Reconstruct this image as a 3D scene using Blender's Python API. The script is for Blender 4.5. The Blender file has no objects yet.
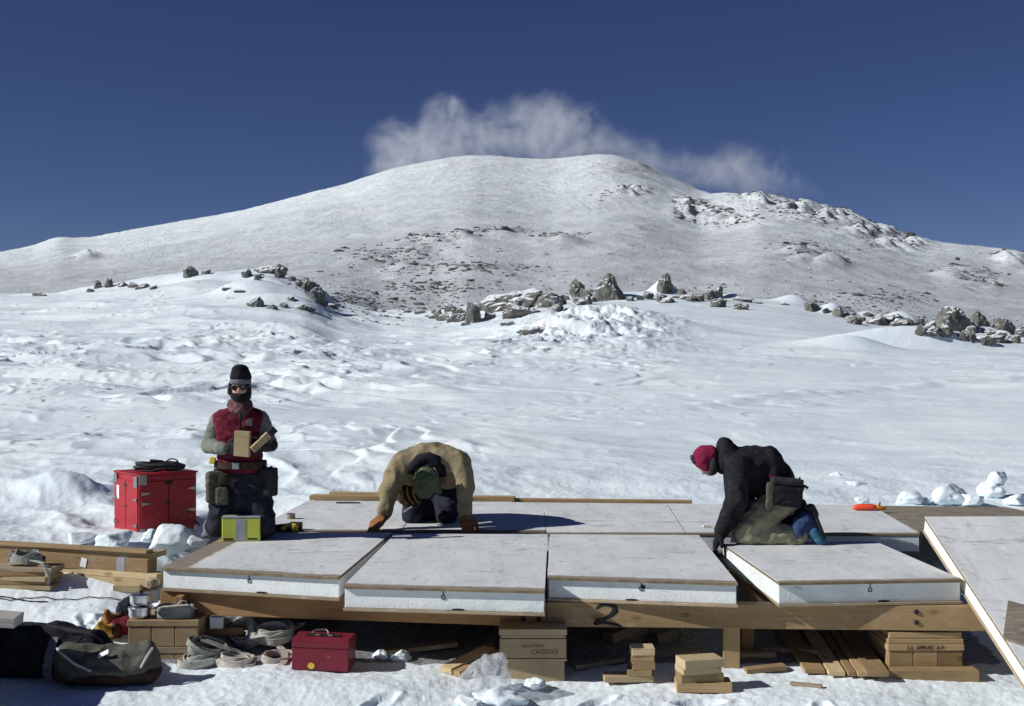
import bpy, bmesh, math, random
import numpy as np
from mathutils import Vector, Matrix, Euler, noise as mnoise
R = math.radians
random.seed(7)
sc = bpy.context.scene
COL = sc.collection
FPX, CH, HR = 1300.0, 2.08, 349.0      # focal length in pixels, eye height, eye-level row

# ------------------------------------------------------------------ camera, light
cd = bpy.data.cameras.new('camera')
cam = bpy.data.objects.new('camera', cd); COL.objects.link(cam)
cam.location = (0, 0, CH); cam.rotation_euler = (R(90), 0, 0)
cd.sensor_width = 36.0; cd.lens = FPX / 1024 * 36.0
cd.shift_y = -4.0 / 1024
cd.clip_start = 0.1; cd.clip_end = 30000
sc.camera = cam

SUN_EL, SUN_AZ = 31.0, 13.0            # sun to the side, a little behind the viewer
sd = Vector((-math.cos(R(SUN_EL)) * math.cos(R(SUN_AZ)), -math.cos(R(SUN_EL)) * math.sin(R(SUN_AZ)), math.sin(R(SUN_EL))))
ld = bpy.data.lights.new('sun', 'SUN'); lo = bpy.data.objects.new('sun', ld); COL.objects.link(lo)
ld.energy = 4.6; ld.angle = R(0.5); ld.color = (1.0, 0.99, 0.965)
lo.rotation_euler = sd.to_track_quat('Z', 'Y').to_euler(); lo.location = (-20, -5, 30)

w = bpy.data.worlds.new('World'); sc.world = w; w.use_nodes = True
nt = w.node_tree; nt.nodes.clear()
sky = nt.nodes.new('ShaderNodeTexSky'); sky.sky_type = 'NISHITA'; sky.sun_disc = False
sky.sun_elevation = R(SUN_EL); sky.sun_rotation = math.atan2(sd.x, sd.y)
sky.altitude = 5000; sky.air_density = 1.0; sky.dust_density = 0.0; sky.ozone_density = 3.0
hs = nt.nodes.new('ShaderNodeHueSaturation'); hs.inputs['Saturation'].default_value = 1.1; hs.inputs['Hue'].default_value = 0.519; hs.inputs['Value'].default_value = 0.50
bg = nt.nodes.new('ShaderNodeBackground'); bg.inputs['Strength'].default_value = 0.09
wo = nt.nodes.new('ShaderNodeOutputWorld')
nt.links.new(sky.outputs[0], hs.inputs['Color']); nt.links.new(hs.outputs[0], bg.inputs[0]); nt.links.new(bg.outputs[0], wo.inputs[0])
vs = sc.view_settings; vs.view_transform = 'Standard'; vs.look = 'None'; vs.exposure = 0.0; vs.gamma = 1; vs.use_curve_mapping = False
cy = sc.cycles; cy.use_denoising = True; cy.max_bounces = 7; cy.diffuse_bounces = 4; cy.glossy_bounces = 2; cy.transmission_bounces = 4
cy.transparent_max_bounces = 8; cy.volume_bounces = 3; cy.volume_max_steps = 96; cy.caustics_reflective = False; cy.caustics_refractive = False

# ------------------------------------------------------------------ materials
MATS = {}
class NB:
    def __init__(s, name):
        s.m = bpy.data.materials.new(name); s.m.use_nodes = True
        s.t = s.m.node_tree; s.t.nodes.clear()
        s.o = s.n('ShaderNodeOutputMaterial'); s.p = s.n('ShaderNodeBsdfPrincipled'); s.l(s.p.outputs[0], s.o.inputs[0])
        s.tc = s.n('ShaderNodeTexCoord')
    def n(s, k, **kw):
        x = s.t.nodes.new(k)
        for a, b in kw.items(): setattr(x, a, b)
        return x
    def l(s, a, b): s.t.links.new(a, b)
    def noise(s, vec, scale, detail=4, rough=.55, dist=0.0):
        x = s.n('ShaderNodeTexNoise'); x.inputs['Scale'].default_value = scale; x.inputs['Detail'].default_value = detail
        x.inputs['Roughness'].default_value = rough; x.inputs['Distortion'].default_value = dist
        if vec is not None: s.l(vec, x.inputs['Vector'])
        return x.outputs['Fac']
    def ramp(s, fac, stops):
        x = s.n('ShaderNodeValToRGB'); e = x.color_ramp.elements
        while len(e) < len(stops): e.new(0.5)
        for k, (p, c) in enumerate(stops):
            e[k].position = p; e[k].color = (*c, 1) if isinstance(c, (tuple, list)) else (c, c, c, 1)
        s.l(fac, x.inputs['Fac']); return x.outputs['Color']
    def mix(s, fac, a, b, blend='MIX'):
        x = s.n('ShaderNodeMix', data_type='RGBA', blend_type=blend)
        for sock, v in ((x.inputs[0], fac), (x.inputs[6], a), (x.inputs[7], b)):
            if isinstance(v, (int, float)): sock.default_value = v
            elif isinstance(v, (tuple, list)): sock.default_value = (*v, 1)
            else: s.l(v, sock)
        return x.outputs[2]
    def math(s, op, a, b=None, c=None, clamp=False):
        x = s.n('ShaderNodeMath', operation=op, use_clamp=clamp)
        for k, v in enumerate((a, b, c)):
            if v is None: continue
            if isinstance(v, (int, float)): x.inputs[k].default_value = v
            else: s.l(v, x.inputs[k])
        return x.outputs[0]
    def mapping(s, vec, scale=(1, 1, 1), rot=(0, 0, 0), loc=(0, 0, 0)):
        x = s.n('ShaderNodeMapping'); x.inputs['Scale'].default_value = scale; x.inputs['Rotation'].default_value = rot; x.inputs['Location'].default_value = loc
        s.l(vec, x.inputs['Vector']); return x.outputs[0]
    def bump(s, h, strength=.4, dist=.01, normal=None):
        x = s.n('ShaderNodeBump'); x.inputs['Strength'].default_value = strength; x.inputs['Distance'].default_value = dist
        s.l(h, x.inputs['Height'])
        if normal is not None: s.l(normal, x.inputs['Normal'])
        return x.outputs[0]
    def rnd(s, vec, amt=37.0):
        """object coordinates shifted by the object's own random number"""
        oi = s.n('ShaderNodeObjectInfo'); v = s.n('ShaderNodeVectorMath', operation='ADD')
        c = s.n('ShaderNodeCombineXYZ'); r = s.math('MULTIPLY', oi.outputs['Random'], amt)
        for k in range(3): s.l(r, c.inputs[k])
        s.l(vec, v.inputs[0]); s.l(c.outputs[0], v.inputs[1]); return v.outputs[0], oi.outputs['Random']
    def done(s, col=None, rough=None, normal=None, metal=None, spec=None):
        for k, v in (('Base Color', col), ('Roughness', rough), ('Metallic', metal), ('Specular IOR Level', spec)):
            if v is None: continue
            i = s.p.inputs[k]
            if isinstance(v, (int, float)): i.default_value = v
            elif isinstance(v, (tuple, list)): i.default_value = (*v, 1)
            else: s.l(v, i)
        if normal is not None: s.l(normal, s.p.inputs['Normal'])
        MATS[s.m.name] = s.m
        return s.m

def simple(name, c1, c2, scale=8, rough=.8, bump=.3, bscale=None, dist=.004, metal=0.0, spec=.3, detail=5):
    b = NB(name); v, r = b.rnd(b.tc.outputs['Object'])
    f = b.noise(v, scale, detail)
    col = b.ramp(f, [(.3, c1), (.7, c2)])
    nrm = b.bump(b.noise(v, bscale or scale * 6, 4), bump, dist)
    return b.done(col, rough, nrm, metal, spec)

def fabric(name, c1, c2, rough=.92, dust=0.0):
    b = NB(name); v, r = b.rnd(b.tc.outputs['Object'])
    col = b.ramp(b.noise(v, 7, 5), [(.3, c1), (.7, c2)])
    if dust:
        d = b.ramp(b.noise(v, 16, 6, .7), [(.56, 0.0), (.72, 1.0)])
        col = b.mix(b.math('MULTIPLY', d, dust), col, (.55, .57, .6))
    h1 = b.noise(b.mapping(v, (1, 1, 2.2)), 14, 4, .6, .8); h2 = b.noise(v, 160, 2)
    h = b.math('ADD', b.math('MULTIPLY', h1, 1.0), b.math('MULTIPLY', h2, .12))
    return b.done(col, rough, b.bump(h, .55, .02), 0, .15)

def wood(name, c1, c2, dark, rough=.75, knots=True, frost=0.0):
    b = NB(name); v, r = b.rnd(b.tc.outputs['Object'])
    st = b.mapping(v, (.9, 14, 14))
    g = b.noise(st, 2.6, 6, .6, 1.2)
    col = b.ramp(g, [(.28, c2), (.5, c1), (.72, c2)])
    fine = b.noise(b.mapping(v, (2, 90, 90)), 2.0, 3)
    col = b.mix(b.math('MULTIPLY', b.ramp(fine, [(.45, 0.0), (.75, 1.0)]), .4), col, dark)
    if knots:
        vo = b.n('ShaderNodeTexVoronoi'); vo.inputs['Scale'].default_value = 1.0
        b.l(b.mapping(v, (3.2, 7, 7)), vo.inputs['Vector'])
        k = b.ramp(vo.outputs['Distance'], [(.07, 1.0), (.16, 0.0)])
        col = b.mix(b.math('MULTIPLY', k, .8), col, dark)
    stain = b.ramp(b.noise(v, 3.0, 4), [(.5, 0.0), (.72, 1.0)])
    col = b.mix(b.math('MULTIPLY', stain, .45), col, dark)
    tint = b.math('MULTIPLY_ADD', r, .5, .75)
    hsv = b.n('ShaderNodeHueSaturation'); b.l(tint, hsv.inputs['Value']); b.l(col, hsv.inputs['Color']); col = hsv.outputs[0]
    if frost:
        fr = b.ramp(b.noise(v, 9, 8, .75), [(.55, 0.0), (.64, 1.0)])
        col = b.mix(b.math('MULTIPLY', fr, frost), col, (.75, .78, .82))
    h = b.math('ADD', b.math('MULTIPLY', g, .6), b.math('MULTIPLY', fine, .4))
    return b.done(col, rough, b.bump(h, .35, .004), 0, .25)

def snow_nodes(b, pos, near=True):
    f = b.noise(b.mapping(pos, (.7, .35, 1), (0, 0, .25)), .45, 7, .62, .7)
    col = b.ramp(f, [(.32, (.69, .775, .815)), (.5, (.795, .87, .90)), (.66, (.875, .93, .95))])
    h = b.math('ADD', b.math('MULTIPLY', b.noise(pos, 18, 6, .65), 1.0), b.math('MULTIPLY', b.noise(b.mapping(pos, (1.2, 4, 2)), 3.0, 6, .6), 1.6))
    return col, h

def mk_snow():
    b = NB('snow'); pos = b.n('ShaderNodeNewGeometry').outputs['Position']
    col, h = snow_nodes(b, pos)
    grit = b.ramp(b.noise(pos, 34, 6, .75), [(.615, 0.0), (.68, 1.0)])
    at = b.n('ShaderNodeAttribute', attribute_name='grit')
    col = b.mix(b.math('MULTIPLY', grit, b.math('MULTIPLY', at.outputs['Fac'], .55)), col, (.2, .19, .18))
    r2 = b.ramp(b.noise(b.mapping(pos, (.8, .5, .8)), 2.2, 8, .72, .5), [(.60, 0.0), (.66, 1.0)])
    at2 = b.n('ShaderNodeAttribute', attribute_name='rocky')
    col = b.mix(b.math('MULTIPLY', r2, at2.outputs['Fac'], clamp=True), col, (.12, .12, .12))
    at3 = b.n('ShaderNodeAttribute', attribute_name='darkened')
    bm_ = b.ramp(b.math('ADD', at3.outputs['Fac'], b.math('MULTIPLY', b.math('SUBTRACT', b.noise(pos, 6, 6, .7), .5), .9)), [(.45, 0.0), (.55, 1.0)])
    col = b.mix(bm_, col, b.ramp(b.noise(pos, 40, 5, .7), [(.3, (.13, .13, .14)), (.56, (.25, .255, .27)), (.68, (.62, .64, .66))]))  # ground colour turns darker grey and speckled beneath the platform
    hb = b.noise(b.mapping(pos, (1.0, .55, 1), (0, 0, .3)), 1.3, 9, .72, .6)
    n0 = b.bump(hb, .24, .12)
    n1 = b.bump(h, .45, .013, n0)
    b.p.inputs['Sheen Weight'].default_value = 0.0
    return b.done(col, .55, n1, 0, .35)

def mk_mountain():
    b = NB('mountain_snow'); pos = b.n('ShaderNodeNewGeometry').outputs['Position']
    at = b.n('ShaderNodeAttribute', attribute_name='rocky').outputs['Fac']
    snow = b.ramp(b.noise(pos, .012, 6), [(.3, (.85, .905, .93)), (.7, (.89, .935, .955))])
    s1 = b.noise(b.mapping(pos, (1, .45, 1)), .16, 9, .78)
    s2 = b.noise(b.mapping(pos, (1, .4, 1)), .045, 9, .75, .5)
    k = b.math('ADD', b.math('MULTIPLY', s1, .55), b.math('MULTIPLY', s2, .45))
    s3 = b.noise(b.mapping(pos, (1, .5, 1)), .5, 6, .8)
    g = b.n('ShaderNodeNewGeometry'); sx = b.n('ShaderNodeSeparateXYZ'); b.l(g.outputs['Normal'], sx.inputs[0])
    steep = b.math('MULTIPLY', b.math('SUBTRACT', .93, sx.outputs['Z']), .5)
    s4 = b.noise(b.mapping(pos, (1, .5, 1)), 1.7, 5, .8)
    k = b.math('ADD', b.math('MULTIPLY', k, .5), b.math('ADD', b.math('MULTIPLY', s3, .28), b.math('MULTIPLY', s4, .22)))
    k = b.math('ADD', k, b.math('MULTIPLY', b.math('SUBTRACT', at, .3), .05))
    k = b.math('ADD', k, b.math('MULTIPLY', steep, b.math('MULTIPLY', at, .8)))
    m = b.ramp(k, [(.534, 0.0), (.556, 1.0)])
    rock = b.ramp(s1, [(.3, (.05, .052, .055)), (.7, (.16, .155, .15))])
    col = b.mix(b.math('MULTIPLY', m, .64), snow, rock)
    n1 = b.bump(s2, .9, 8.0); n2 = b.bump(s1, .8, 2.6, n1); n2 = b.bump(s3, .6, .8, n2)
    return b.done(col, .8, n2, 0, .15)

def mk_rock():
    b = NB('lava_rock'); v, r = b.rnd(b.tc.outputs['Object']); g = b.n('ShaderNodeNewGeometry')
    pos = g.outputs['Position']
    f = b.noise(pos, 1.4, 8, .65)
    col = b.ramp(f, [(.25, (.07, .075, .07)), (.5, (.18, .18, .16)), (.75, (.31, .305, .27))])
    sx = b.n('ShaderNodeSeparateXYZ'); b.l(g.outputs['Normal'], sx.inputs[0])
    up = b.math('ADD', sx.outputs['Z'], b.math('MULTIPLY', b.math('SUBTRACT', b.noise(pos, 1.0, 6, .7), .5), 1.2))
    sn = b.ramp(up, [(.62, 0.0), (.72, 1.0)])
    col = b.mix(sn, col, (.87, .89, .92))
    return b.done(col, .9, b.bump(b.noise(pos, 3.5, 8, .7), .9, .25), 0, .2)

def mk_board_top(name, side):
    """frosted grey-white painted plywood: unpainted brown margin along the front edge, and on one board along a side"""
    b = NB(name); uv = b.n('ShaderNodeUVMap'); sx = b.n('ShaderNodeSeparateXYZ'); b.l(uv.outputs[0], sx.inputs[0])
    g = b.n('ShaderNodeNewGeometry'); pos = g.outputs['Position']
    f1 = b.noise(b.mapping(pos, (2.2, .8, 1)), 2.2, 8, .72, .3)
    col = b.ramp(f1, [(.25, (.43, .44, .43)), (.42, (.61, .625, .62)), (.6, (.70, .715, .71)), (.78, (.78, .795, .79))])
    scr = b.ramp(b.noise(b.mapping(pos, (1.0, 4.5, 1), (0, 0, .08)), 2.0, 8, .74, 1.4), [(.57, 0.0), (.66, 1.0)])
    col = b.mix(b.math('MULTIPLY', scr, .75), col, (.27, .24, .2))
    spk = b.ramp(b.noise(b.mapping(pos, (18, 5, 1)), 1.3, 7, .76), [(.59, 0.0), (.68, 1.0)])
    col = b.mix(b.math('MULTIPLY', spk, .75), col, (.24, .22, .19))
    sc2 = b.ramp(b.noise(b.mapping(pos, (7, .8, 1), (0, 0, -.3)), 2.2, 6, .72, .9), [(.64, 0.0), (.70, 1.0)])
    col = b.mix(b.math('MULTIPLY', sc2, .4), col, (.36, .33, .29))
    wear = b.ramp(b.noise(b.mapping(pos, (1.4, .9, 1)), 1.6, 9, .78, 1.0), [(.60, 0.0), (.70, 1.0)])
    col = b.mix(b.math('MULTIPLY', wear, .75), col, (.36, .34, .29))
    fro = b.ramp(b.noise(b.mapping(pos, (1.6, 1.2, 1)), 2.7, 9, .8, .4), [(.61, 0.0), (.66, 1.0)])
    col = b.mix(b.math('MULTIPLY', fro, .8), col, (.85, .88, .89))
    brown = b.ramp(b.noise(b.mapping(pos, (2, 22, 1)), 3, 5, .6), [(.3, (.13, .095, .055)), (.7, (.28, .21, .13))])
    wob = b.math('MULTIPLY', b.math('SUBTRACT', b.noise(pos, 7, 5, .7), .5), .05)
    e = b.math('ADD', sx.outputs['Y'], wob)
    m = b.ramp(e, [(.026, 1.0), (.042, 0.0)])
    if side:
        e2 = b.math('ADD', sx.outputs['X'], wob)
        m = b.math('MAXIMUM', m, b.ramp(e2, [(.13, 1.0), (.15, 0.0)]))
    col = b.mix(b.math('MULTIPLY', m, .85), col, brown)
    dn = b.n('ShaderNodeSeparateXYZ'); b.l(g.outputs['Normal'], dn.inputs[0])
    sidef = b.ramp(b.math('ABSOLUTE', dn.outputs['Z']), [(.5, 1.0), (.7, 0.0)])
    col = b.mix(sidef, col, brown)
    return b.done(col, .8, b.bump(f1, .4, .006), 0, .25)

def mk_weathered():
    b = NB('weathered_plywood'); v = b.tc.outputs['Object']
    g = b.noise(b.mapping(v, (1.2, 9, 9)), 3, 7, .65, .8)
    col = b.ramp(g, [(.3, (.13, .115, .09)), (.55, (.26, .22, .165)), (.75, (.36, .32, .26))])
    fr = b.ramp(b.noise(b.mapping(v, (1, 3, 1)), 5, 7, .72), [(.57, 0.0), (.66, 1.0)])
    col = b.mix(b.math('MULTIPLY', fr, .6), col, (.62, .64, .67))
    return b.done(col, .85, b.bump(g, .4, .005), 0, .2)

def mk_paint(name, c1, c2, chip, amount=.64, rough=.45):
    b = NB(name); v, r = b.rnd(b.tc.outputs['Object'])
    col = b.ramp(b.noise(v, 4, 6, .6), [(.3, c1), (.7, c2)])
    ch = b.ramp(b.noise(v, 30, 7, .75), [(amount, 0.0), (amount + .05, 1.0)])
    col = b.mix(ch, col, chip)
    fr = b.ramp(b.noise(v, 12, 8, .8), [(.6, 0.0), (.75, 1.0)])
    col = b.mix(b.math('MULTIPLY', fr, .15), col, (.6, .55, .55))
    return b.done(col, rough, b.bump(b.noise(v, 40, 4), .15, .002), 0, .4)

def mk_dark_rock():
    b = NB('dark_rock'); pos = b.n('ShaderNodeNewGeometry').outputs['Position']
    b.done(b.ramp(b.noise(pos, .5, 6, .7), [(.3, (.06, .061, .06)), (.7, (.18, .178, .17))]), .9)
mk_dark_rock(); mk_snow(); mk_mountain(); mk_rock(); mk_weathered()
mk_board_top('frosted_plywood', False); mk_board_top('frosted_plywood_margin', True)
wood('pine', (.40, .28, .145), (.31, .205, .10), (.16, .10, .05))
wood('pale_pine', (.55, .44, .26), (.45, .34, .18), (.25, .17, .085))
wood('timber_brown', (.32, .185, .08), (.24, .132, .055), (.12, .068, .032))
wood('timber_tan', (.33, .225, .115), (.26, .17, .08), (.14, .09, .04), frost=.12)
wood('old_wood', (.38, .30, .20), (.28, .21, .13), (.15, .11, .07), frost=.25)
wood('grey_wood', (.46, .44, .40), (.36, .34, .31), (.2, .19, .17))
b = NB('foam'); v, r = b.rnd(b.tc.outputs['Object'])
col = b.ramp(b.noise(v, 5, 6, .65), [(.3, (.66, .70, .69)), (.65, (.80, .83, .81))])
fl = b.ramp(b.noise(b.mapping(v, (2.2, 2.2, 9)), 2.2, 8, .74, 1.6), [(.60, 0.0), (.70, 1.0)])
col = b.mix(b.math('MULTIPLY', fl, .7), col, (.20, .18, .15))
b.done(col, .8, b.bump(b.noise(v, 45, 5, .7), .7, .006), 0, .2)
simple('foam_cream', (.78, .77, .66), (.84, .83, .74), 5, .8, .4, 60, .004)
simple('cardboard', (.30, .20, .11), (.40, .28, .16), 9, .85, .3, 40, .003)
simple('crate_tan', (.36, .27, .16), (.46, .36, .22), 5, .8, .3, 40, .003)
mk_paint('red_paint', (.31, .010, .018), (.40, .018, .028), (.45, .38, .36), .62)
mk_paint('toolbox_red', (.15, .010, .022), (.215, .017, .034), (.22, .17, .16), .63, .45)
mk_paint('lime_paint', (.50, .56, .07), (.56, .62, .10), (.4, .4, .3), .72, .5)
mk_paint('orange_paint', (.80, .07, .03), (.85, .11, .04), (.5, .3, .2), .75, .4)
mk_paint('yellow_orange', (.75, .27, .03), (.8, .34, .04), (.4, .3, .2), .75, .4)
mk_paint('yellow_paint', (.72, .50, .04), (.78, .56, .06), (.3, .25, .15), .72, .45)
simple('black_metal', (.012, .012, .013), (.03, .03, .032), 10, .5, .2)
simple('steel', (.28, .28, .28), (.42, .42, .41), 14, .45, .2, 60, .001, 1.0, .5)
simple('aluminium', (.66, .67, .68), (.78, .78, .79), 14, .33, .15, 40, .001, 1.0, .5)
simple('rubber', (.015, .015, .017), (.03, .03, .034), 12, .6, .3)
simple('grey_tape', (.30, .31, .33), (.40, .41, .43), 12, .5, .2)
simple('white_card', (.80, .80, .78), (.86, .86, .85), 8, .7, .1)
simple('black_ink', (.015, .015, .016), (.03, .03, .03), 20, .8, .1)
simple('red_ink', (.24, .07, .04), (.32, .11, .06), 30, .8, .1)
simple('skin', (.44, .25, .17), (.54, .32, .23), 20, .55, .2)
fabric('vest_red', (.095, .008, .018), (.15, .014, .032), dust=.10)
fabric('sleeve_grey', (.16, .175, .145), (.23, .245, .205))
fabric('black_cloth', (.010, .010, .013), (.022, .022, .027), dust=.06)
fabric('navy_cloth', (.013, .014, .022), (.028, .03, .045), dust=.10)
fabric('charcoal_cloth', (.022, .022, .026), (.045, .045, .05), dust=.1)
fabric('grey_cloth', (.13, .13, .15), (.2, .2, .22))
fabric('tan_canvas', (.22, .18, .105), (.31, .255, .155), dust=.15)
fabric('green_cloth', (.07, .095, .05), (.11, .135, .075))
fabric('olive_cloth', (.21, .20, .135), (.31, .295, .205), dust=.25)
fabric('olive_pouch', (.075, .075, .05), (.12, .115, .085), dust=.15)
fabric('maroon_cloth', (.17, .012, .04), (.25, .02, .06))
fabric('blue_boot', (.018, .03, .095), (.04, .07, .16), dust=.4)
fabric('teal_boot', (.035, .11, .19), (.06, .16, .25), dust=.3)
fabric('leather_brown', (.22, .10, .038), (.32, .15, .06))
fabric('leather_dark', (.033, .022, .017), (.06, .038, .027), dust=.1)
fabric('webbing', (.42, .43, .37), (.58, .58, .51), dust=.35)
fabric('webbing_dark', (.22, .23, .205), (.36, .36, .32), dust=.3)
fabric('webbing_pink', (.46, .42, .36), (.56, .51, .45), dust=.35)
fabric('duffel', (.07, .068, .054), (.125, .12, .098), dust=.2)
fabric('black_bag', (.010, .011, .016), (.022, .023, .03), dust=.1)
fabric('scarf', (.05, .02, .025), (.22, .12, .11))
fabric('mitten_yellow', (.42, .26, .06), (.50, .33, .09))
b = NB('clear_plastic')
v = b.tc.outputs['Object']; h = b.noise(v, 14, 6, .6, 2.0)
b.p.inputs['Transmission Weight'].default_value = .1; b.p.inputs['IOR'].default_value = 1.2; b.l(b.ramp(b.noise(v, 9, 5, .6, 1.8), [(.32, .18), (.68, .62)]), b.p.inputs['Alpha'])
b.done((.85, .87, .9), .25, b.bump(h, 1.0, .03), 0, .6)
M = MATS

# ------------------------------------------------------------------ noise, ground shape
_rs = np.random.RandomState(3)
_PERM = _rs.permutation(1024); _PERM = np.concatenate([_PERM, _PERM, _PERM[:8]])
_ANG = _rs.rand(1024) * 2 * np.pi; _GX, _GY = np.cos(_ANG), np.sin(_ANG)
def perlin(x, y, seed=0):
    x = np.asarray(x, float) + seed * 17.31; y = np.asarray(y, float) + seed * 9.73
    xi = np.floor(x).astype(np.int64); yi = np.floor(y).astype(np.int64); fx = x - xi; fy = y - yi
    xi &= 1023; yi &= 1023
    u = fx * fx * fx * (fx * (fx * 6 - 15) + 10); v = fy * fy * fy * (fy * (fy * 6 - 15) + 10)
    def g(ix, iy, dx, dy):
        h = _PERM[(_PERM[ix & 1023] + iy) & 1023]
        return _GX[h] * dx + _GY[h] * dy
    a = g(xi, yi, fx, fy); b_ = g(xi + 1, yi, fx - 1, fy); c = g(xi, yi + 1, fx, fy - 1); d = g(xi + 1, yi + 1, fx - 1, fy - 1)
    return (a + u * (b_ - a) + v * ((c + u * (d - c)) - (a + u * (b_ - a)))) * 1.5
def sstep(a, b_, x):
    t = np.clip((x - a) / (b_ - a), 0, 1); return t * t * (3 - 2 * t)
def ridged(x, y, L, ang, stretch, seed):
    c, s = math.cos(ang), math.sin(ang)
    a = (x * c + y * s) / (L * stretch); d = (-x * s + y * c) / L
    d = d + .35 * perlin(a * 1.7, d * .8, seed + 5)
    return (1 - np.abs(perlin(a, d, seed)) * 2.0)

SKY = [(-300, 285), (-60, 262), (0, 252), (35, 247), (48, 243), (60, 240), (75, 242), (95, 241), (150, 231), (220, 216), (300, 198), (350, 186), (390, 171), (425, 164), (445, 160), (472, 157), (498, 158.5), (525, 162), (552, 163.5), (575, 161), (598, 158.5), (615, 159), (640, 166), (670, 178), (700, 189), (730, 192), (760, 196), (800, 204), (830, 212), (860, 222), (900, 238), (930, 246), (960, 249), (1000, 254), (1040, 259), (1324, 285)]
CREST = [(-300, 305), (0, 300), (60, 296), (120, 287), (190, 276), (270, 274), (305, 282), (335, 304), (380, 315), (440, 317), (480, 308), (520, 301), (560, 298), (620, 295), (680, 294), (730, 299), (800, 307), (860, 318), (950, 330), (1024, 338), (1324, 345)]
NPX, NLY = 420, 900
PXS = np.linspace(-300, 1324, NPX); LY0, LY1 = math.log(5), math.log(9000)
LYS = np.linspace(LY0, LY1, NLY)
def build_table():
    T = np.zeros((NPX, NLY)); Ys = np.exp(LYS)
    for i, px in enumerate(PXS):
        sr = np.interp(px, [p for p, _ in SKY], [r for _, r in SKY]); cr = np.interp(px, [p for p, _ in CREST], [r for _, r in CREST])
        e = lambda row: (HR - row) / FPX
        ds = np.interp(px, [560, 700, 760, 1100], [3000, 2700, 1700, 1400]); d = cr - 295
        br = np.interp(px, [-300, 0, 300, 420, 520, 800, 1024, 1324], [300, 293, 292, 299, 300, 303, 320, 325])
        YY = [5, 7.4, 8.35, 9.3, 9.8, 10.5, 11.5, 12.7, 15, 22, 32, 50, 80, 104, 112, 128, 170]
        k = px / 1024
        EE = [-CH / 5, (0.0 - CH) / 7.4, (.045 - CH) / 8.35, (.22 - CH) / 9.3, (.31 - CH) / 9.8, (.40 - CH) / 10.5, (.45 - CH) / 11.5, (.51 - CH) / 12.7, (.65 - CH) / 15, (1.0 - CH) / 22, (1.45 - CH) / 32,
              e(345 + .3 * d), e(317 + .65 * d), e(cr + 1), e(cr), e(cr + 4), e(max(br + 6, cr - 6))]
        for t, c in ((.12, .16), (.3, .36), (.5, .54), (.7, .72), (.88, .9), (.96, .985), (1.0, 1.0)):
            YY.append(math.exp(math.log(170) + t * (math.log(ds) - math.log(170)))); EE.append(e(max(br + 6, cr - 6)) + c * (e(sr) - e(max(br + 6, cr - 6))))
        YY += [ds * 1.06, ds * 1.3, ds * 1.8, 9500]; EE += [e(sr + 2), e(sr + 45), e(sr + 140), e(330)]
        T[i] = np.interp(LYS, np.log(YY), EE)
        nz = Ys < 13
        T[i][nz] = (np.interp(Ys[nz], [5, 7.4, 8.35, 9.3, 9.8, 10.5, 11.5, 12.7, 15], [0, 0, .045, .22, .31, .40, .45, .51, .65]) - CH) / Ys[nz]
    ker = np.hanning(11); ker /= ker.sum()
    z = CH + np.exp(LYS)[None, :] * T
    for i in range(NPX): z[i] = np.convolve(np.pad(z[i], 5, 'edge'), ker, 'valid')
    for j in range(NLY): z[:, j] = np.convolve(np.pad(z[:, j], 2, 'edge'), np.array([.1, .2, .4, .2, .1]), 'valid')
    return z
ZT = build_table()
def base_z(x, y):
    x = np.asarray(x, float); y = np.asarray(y, float)
    yc = np.maximum(y, 5.0); px = np.clip(512 + FPX * x / yc, -300, 1323.9)
    fi = (px + 300) / 1624 * (NPX - 1); fj = np.clip((np.log(yc) - LY0) / (LY1 - LY0) * (NLY - 1), 0, NLY - 1.001)
    i = np.floor(fi).astype(int); j = np.floor(fj).astype(int); i = np.minimum(i, NPX - 2); a = fi - i; c = fj - j
    z = (ZT[i, j] * (1 - a) + ZT[i + 1, j] * a) * (1 - c) + (ZT[i, j + 1] * (1 - a) + ZT[i + 1, j + 1] * a) * c
    # the snow under the platform was dug level
    inside = sstep(-3.0, -2.5, x) * (1 - sstep(3.3, 3.9, x)) * sstep(8.4, 8.9, y) * (1 - sstep(12.3, 12.9, y))
    cap = np.interp(y, [8.0, 9.0, 10.0, 13.0], [.03, .13, .22, .30])
    return z + inside * np.minimum(cap - z, 0), px, yc

def find_y(px, row, lo, hi, fn=None):
    ys = np.exp(np.linspace(math.log(lo), math.log(hi), 1500)); xs = (px - 512) / FPX * ys
    z = fn(xs, ys) if fn else base_z(xs, ys)[0]
    r = HR - (z - CH) / ys * FPX
    k = np.nonzero(r <= row)[0]
    return float(ys[k[0]]) if len(k) else float(ys[np.argmin(r)])

# drifts: px, row, half width (m), half depth (m), height (m)
DR = [(663, 297, 1.1, 1.2, 1.1), (795, 306, 1.8, 1.4, .9), (834, 317, 1.2, 1.2, .9), (870, 321, 1.3, 1.2, .7), (903, 330, 1.9, 1.5, 1.2), (733, 301, .9, .9, .5), (985, 336, 1.6, 1.2, .6), (625, 303, 1.8, 1.4, .5),
      (600, 338, 4.5, 3.5, 1.0), (560, 345, 2.5, 2.0, .5), (630, 352, 2.2, 1.6, .45), (262, 300, 3.0, 2.5, .9), (225, 285, 5, 3, .6), (292, 312, 3, 1.6, .5), (70, 502, .45, .35, .22), (20, 497, .5, .4, .14), (235, 300, 2, 1.5, .4),
      (890, 352, 3.2, .5, .62), (850, 354, 1.4, .4, .45), (940, 354, 2.6, .5, .5), (440, 322, 3, 2, .5), (330, 520, .35, .3, .1), (700, 492, .5, .3, .06), (355, 690, .8, .35, .05), (250, 694, .5, .3, .035), (800, 700, .8, .3, .03)]
DRW = [((p - 512) / FPX * Y, Y, a, c, h) for p, r, a, c, h in DR for Y in [find_y(p, r, 6.5 if r > 600 else 9.5, 112)]]
_pr = np.random.RandomState(21)
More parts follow.
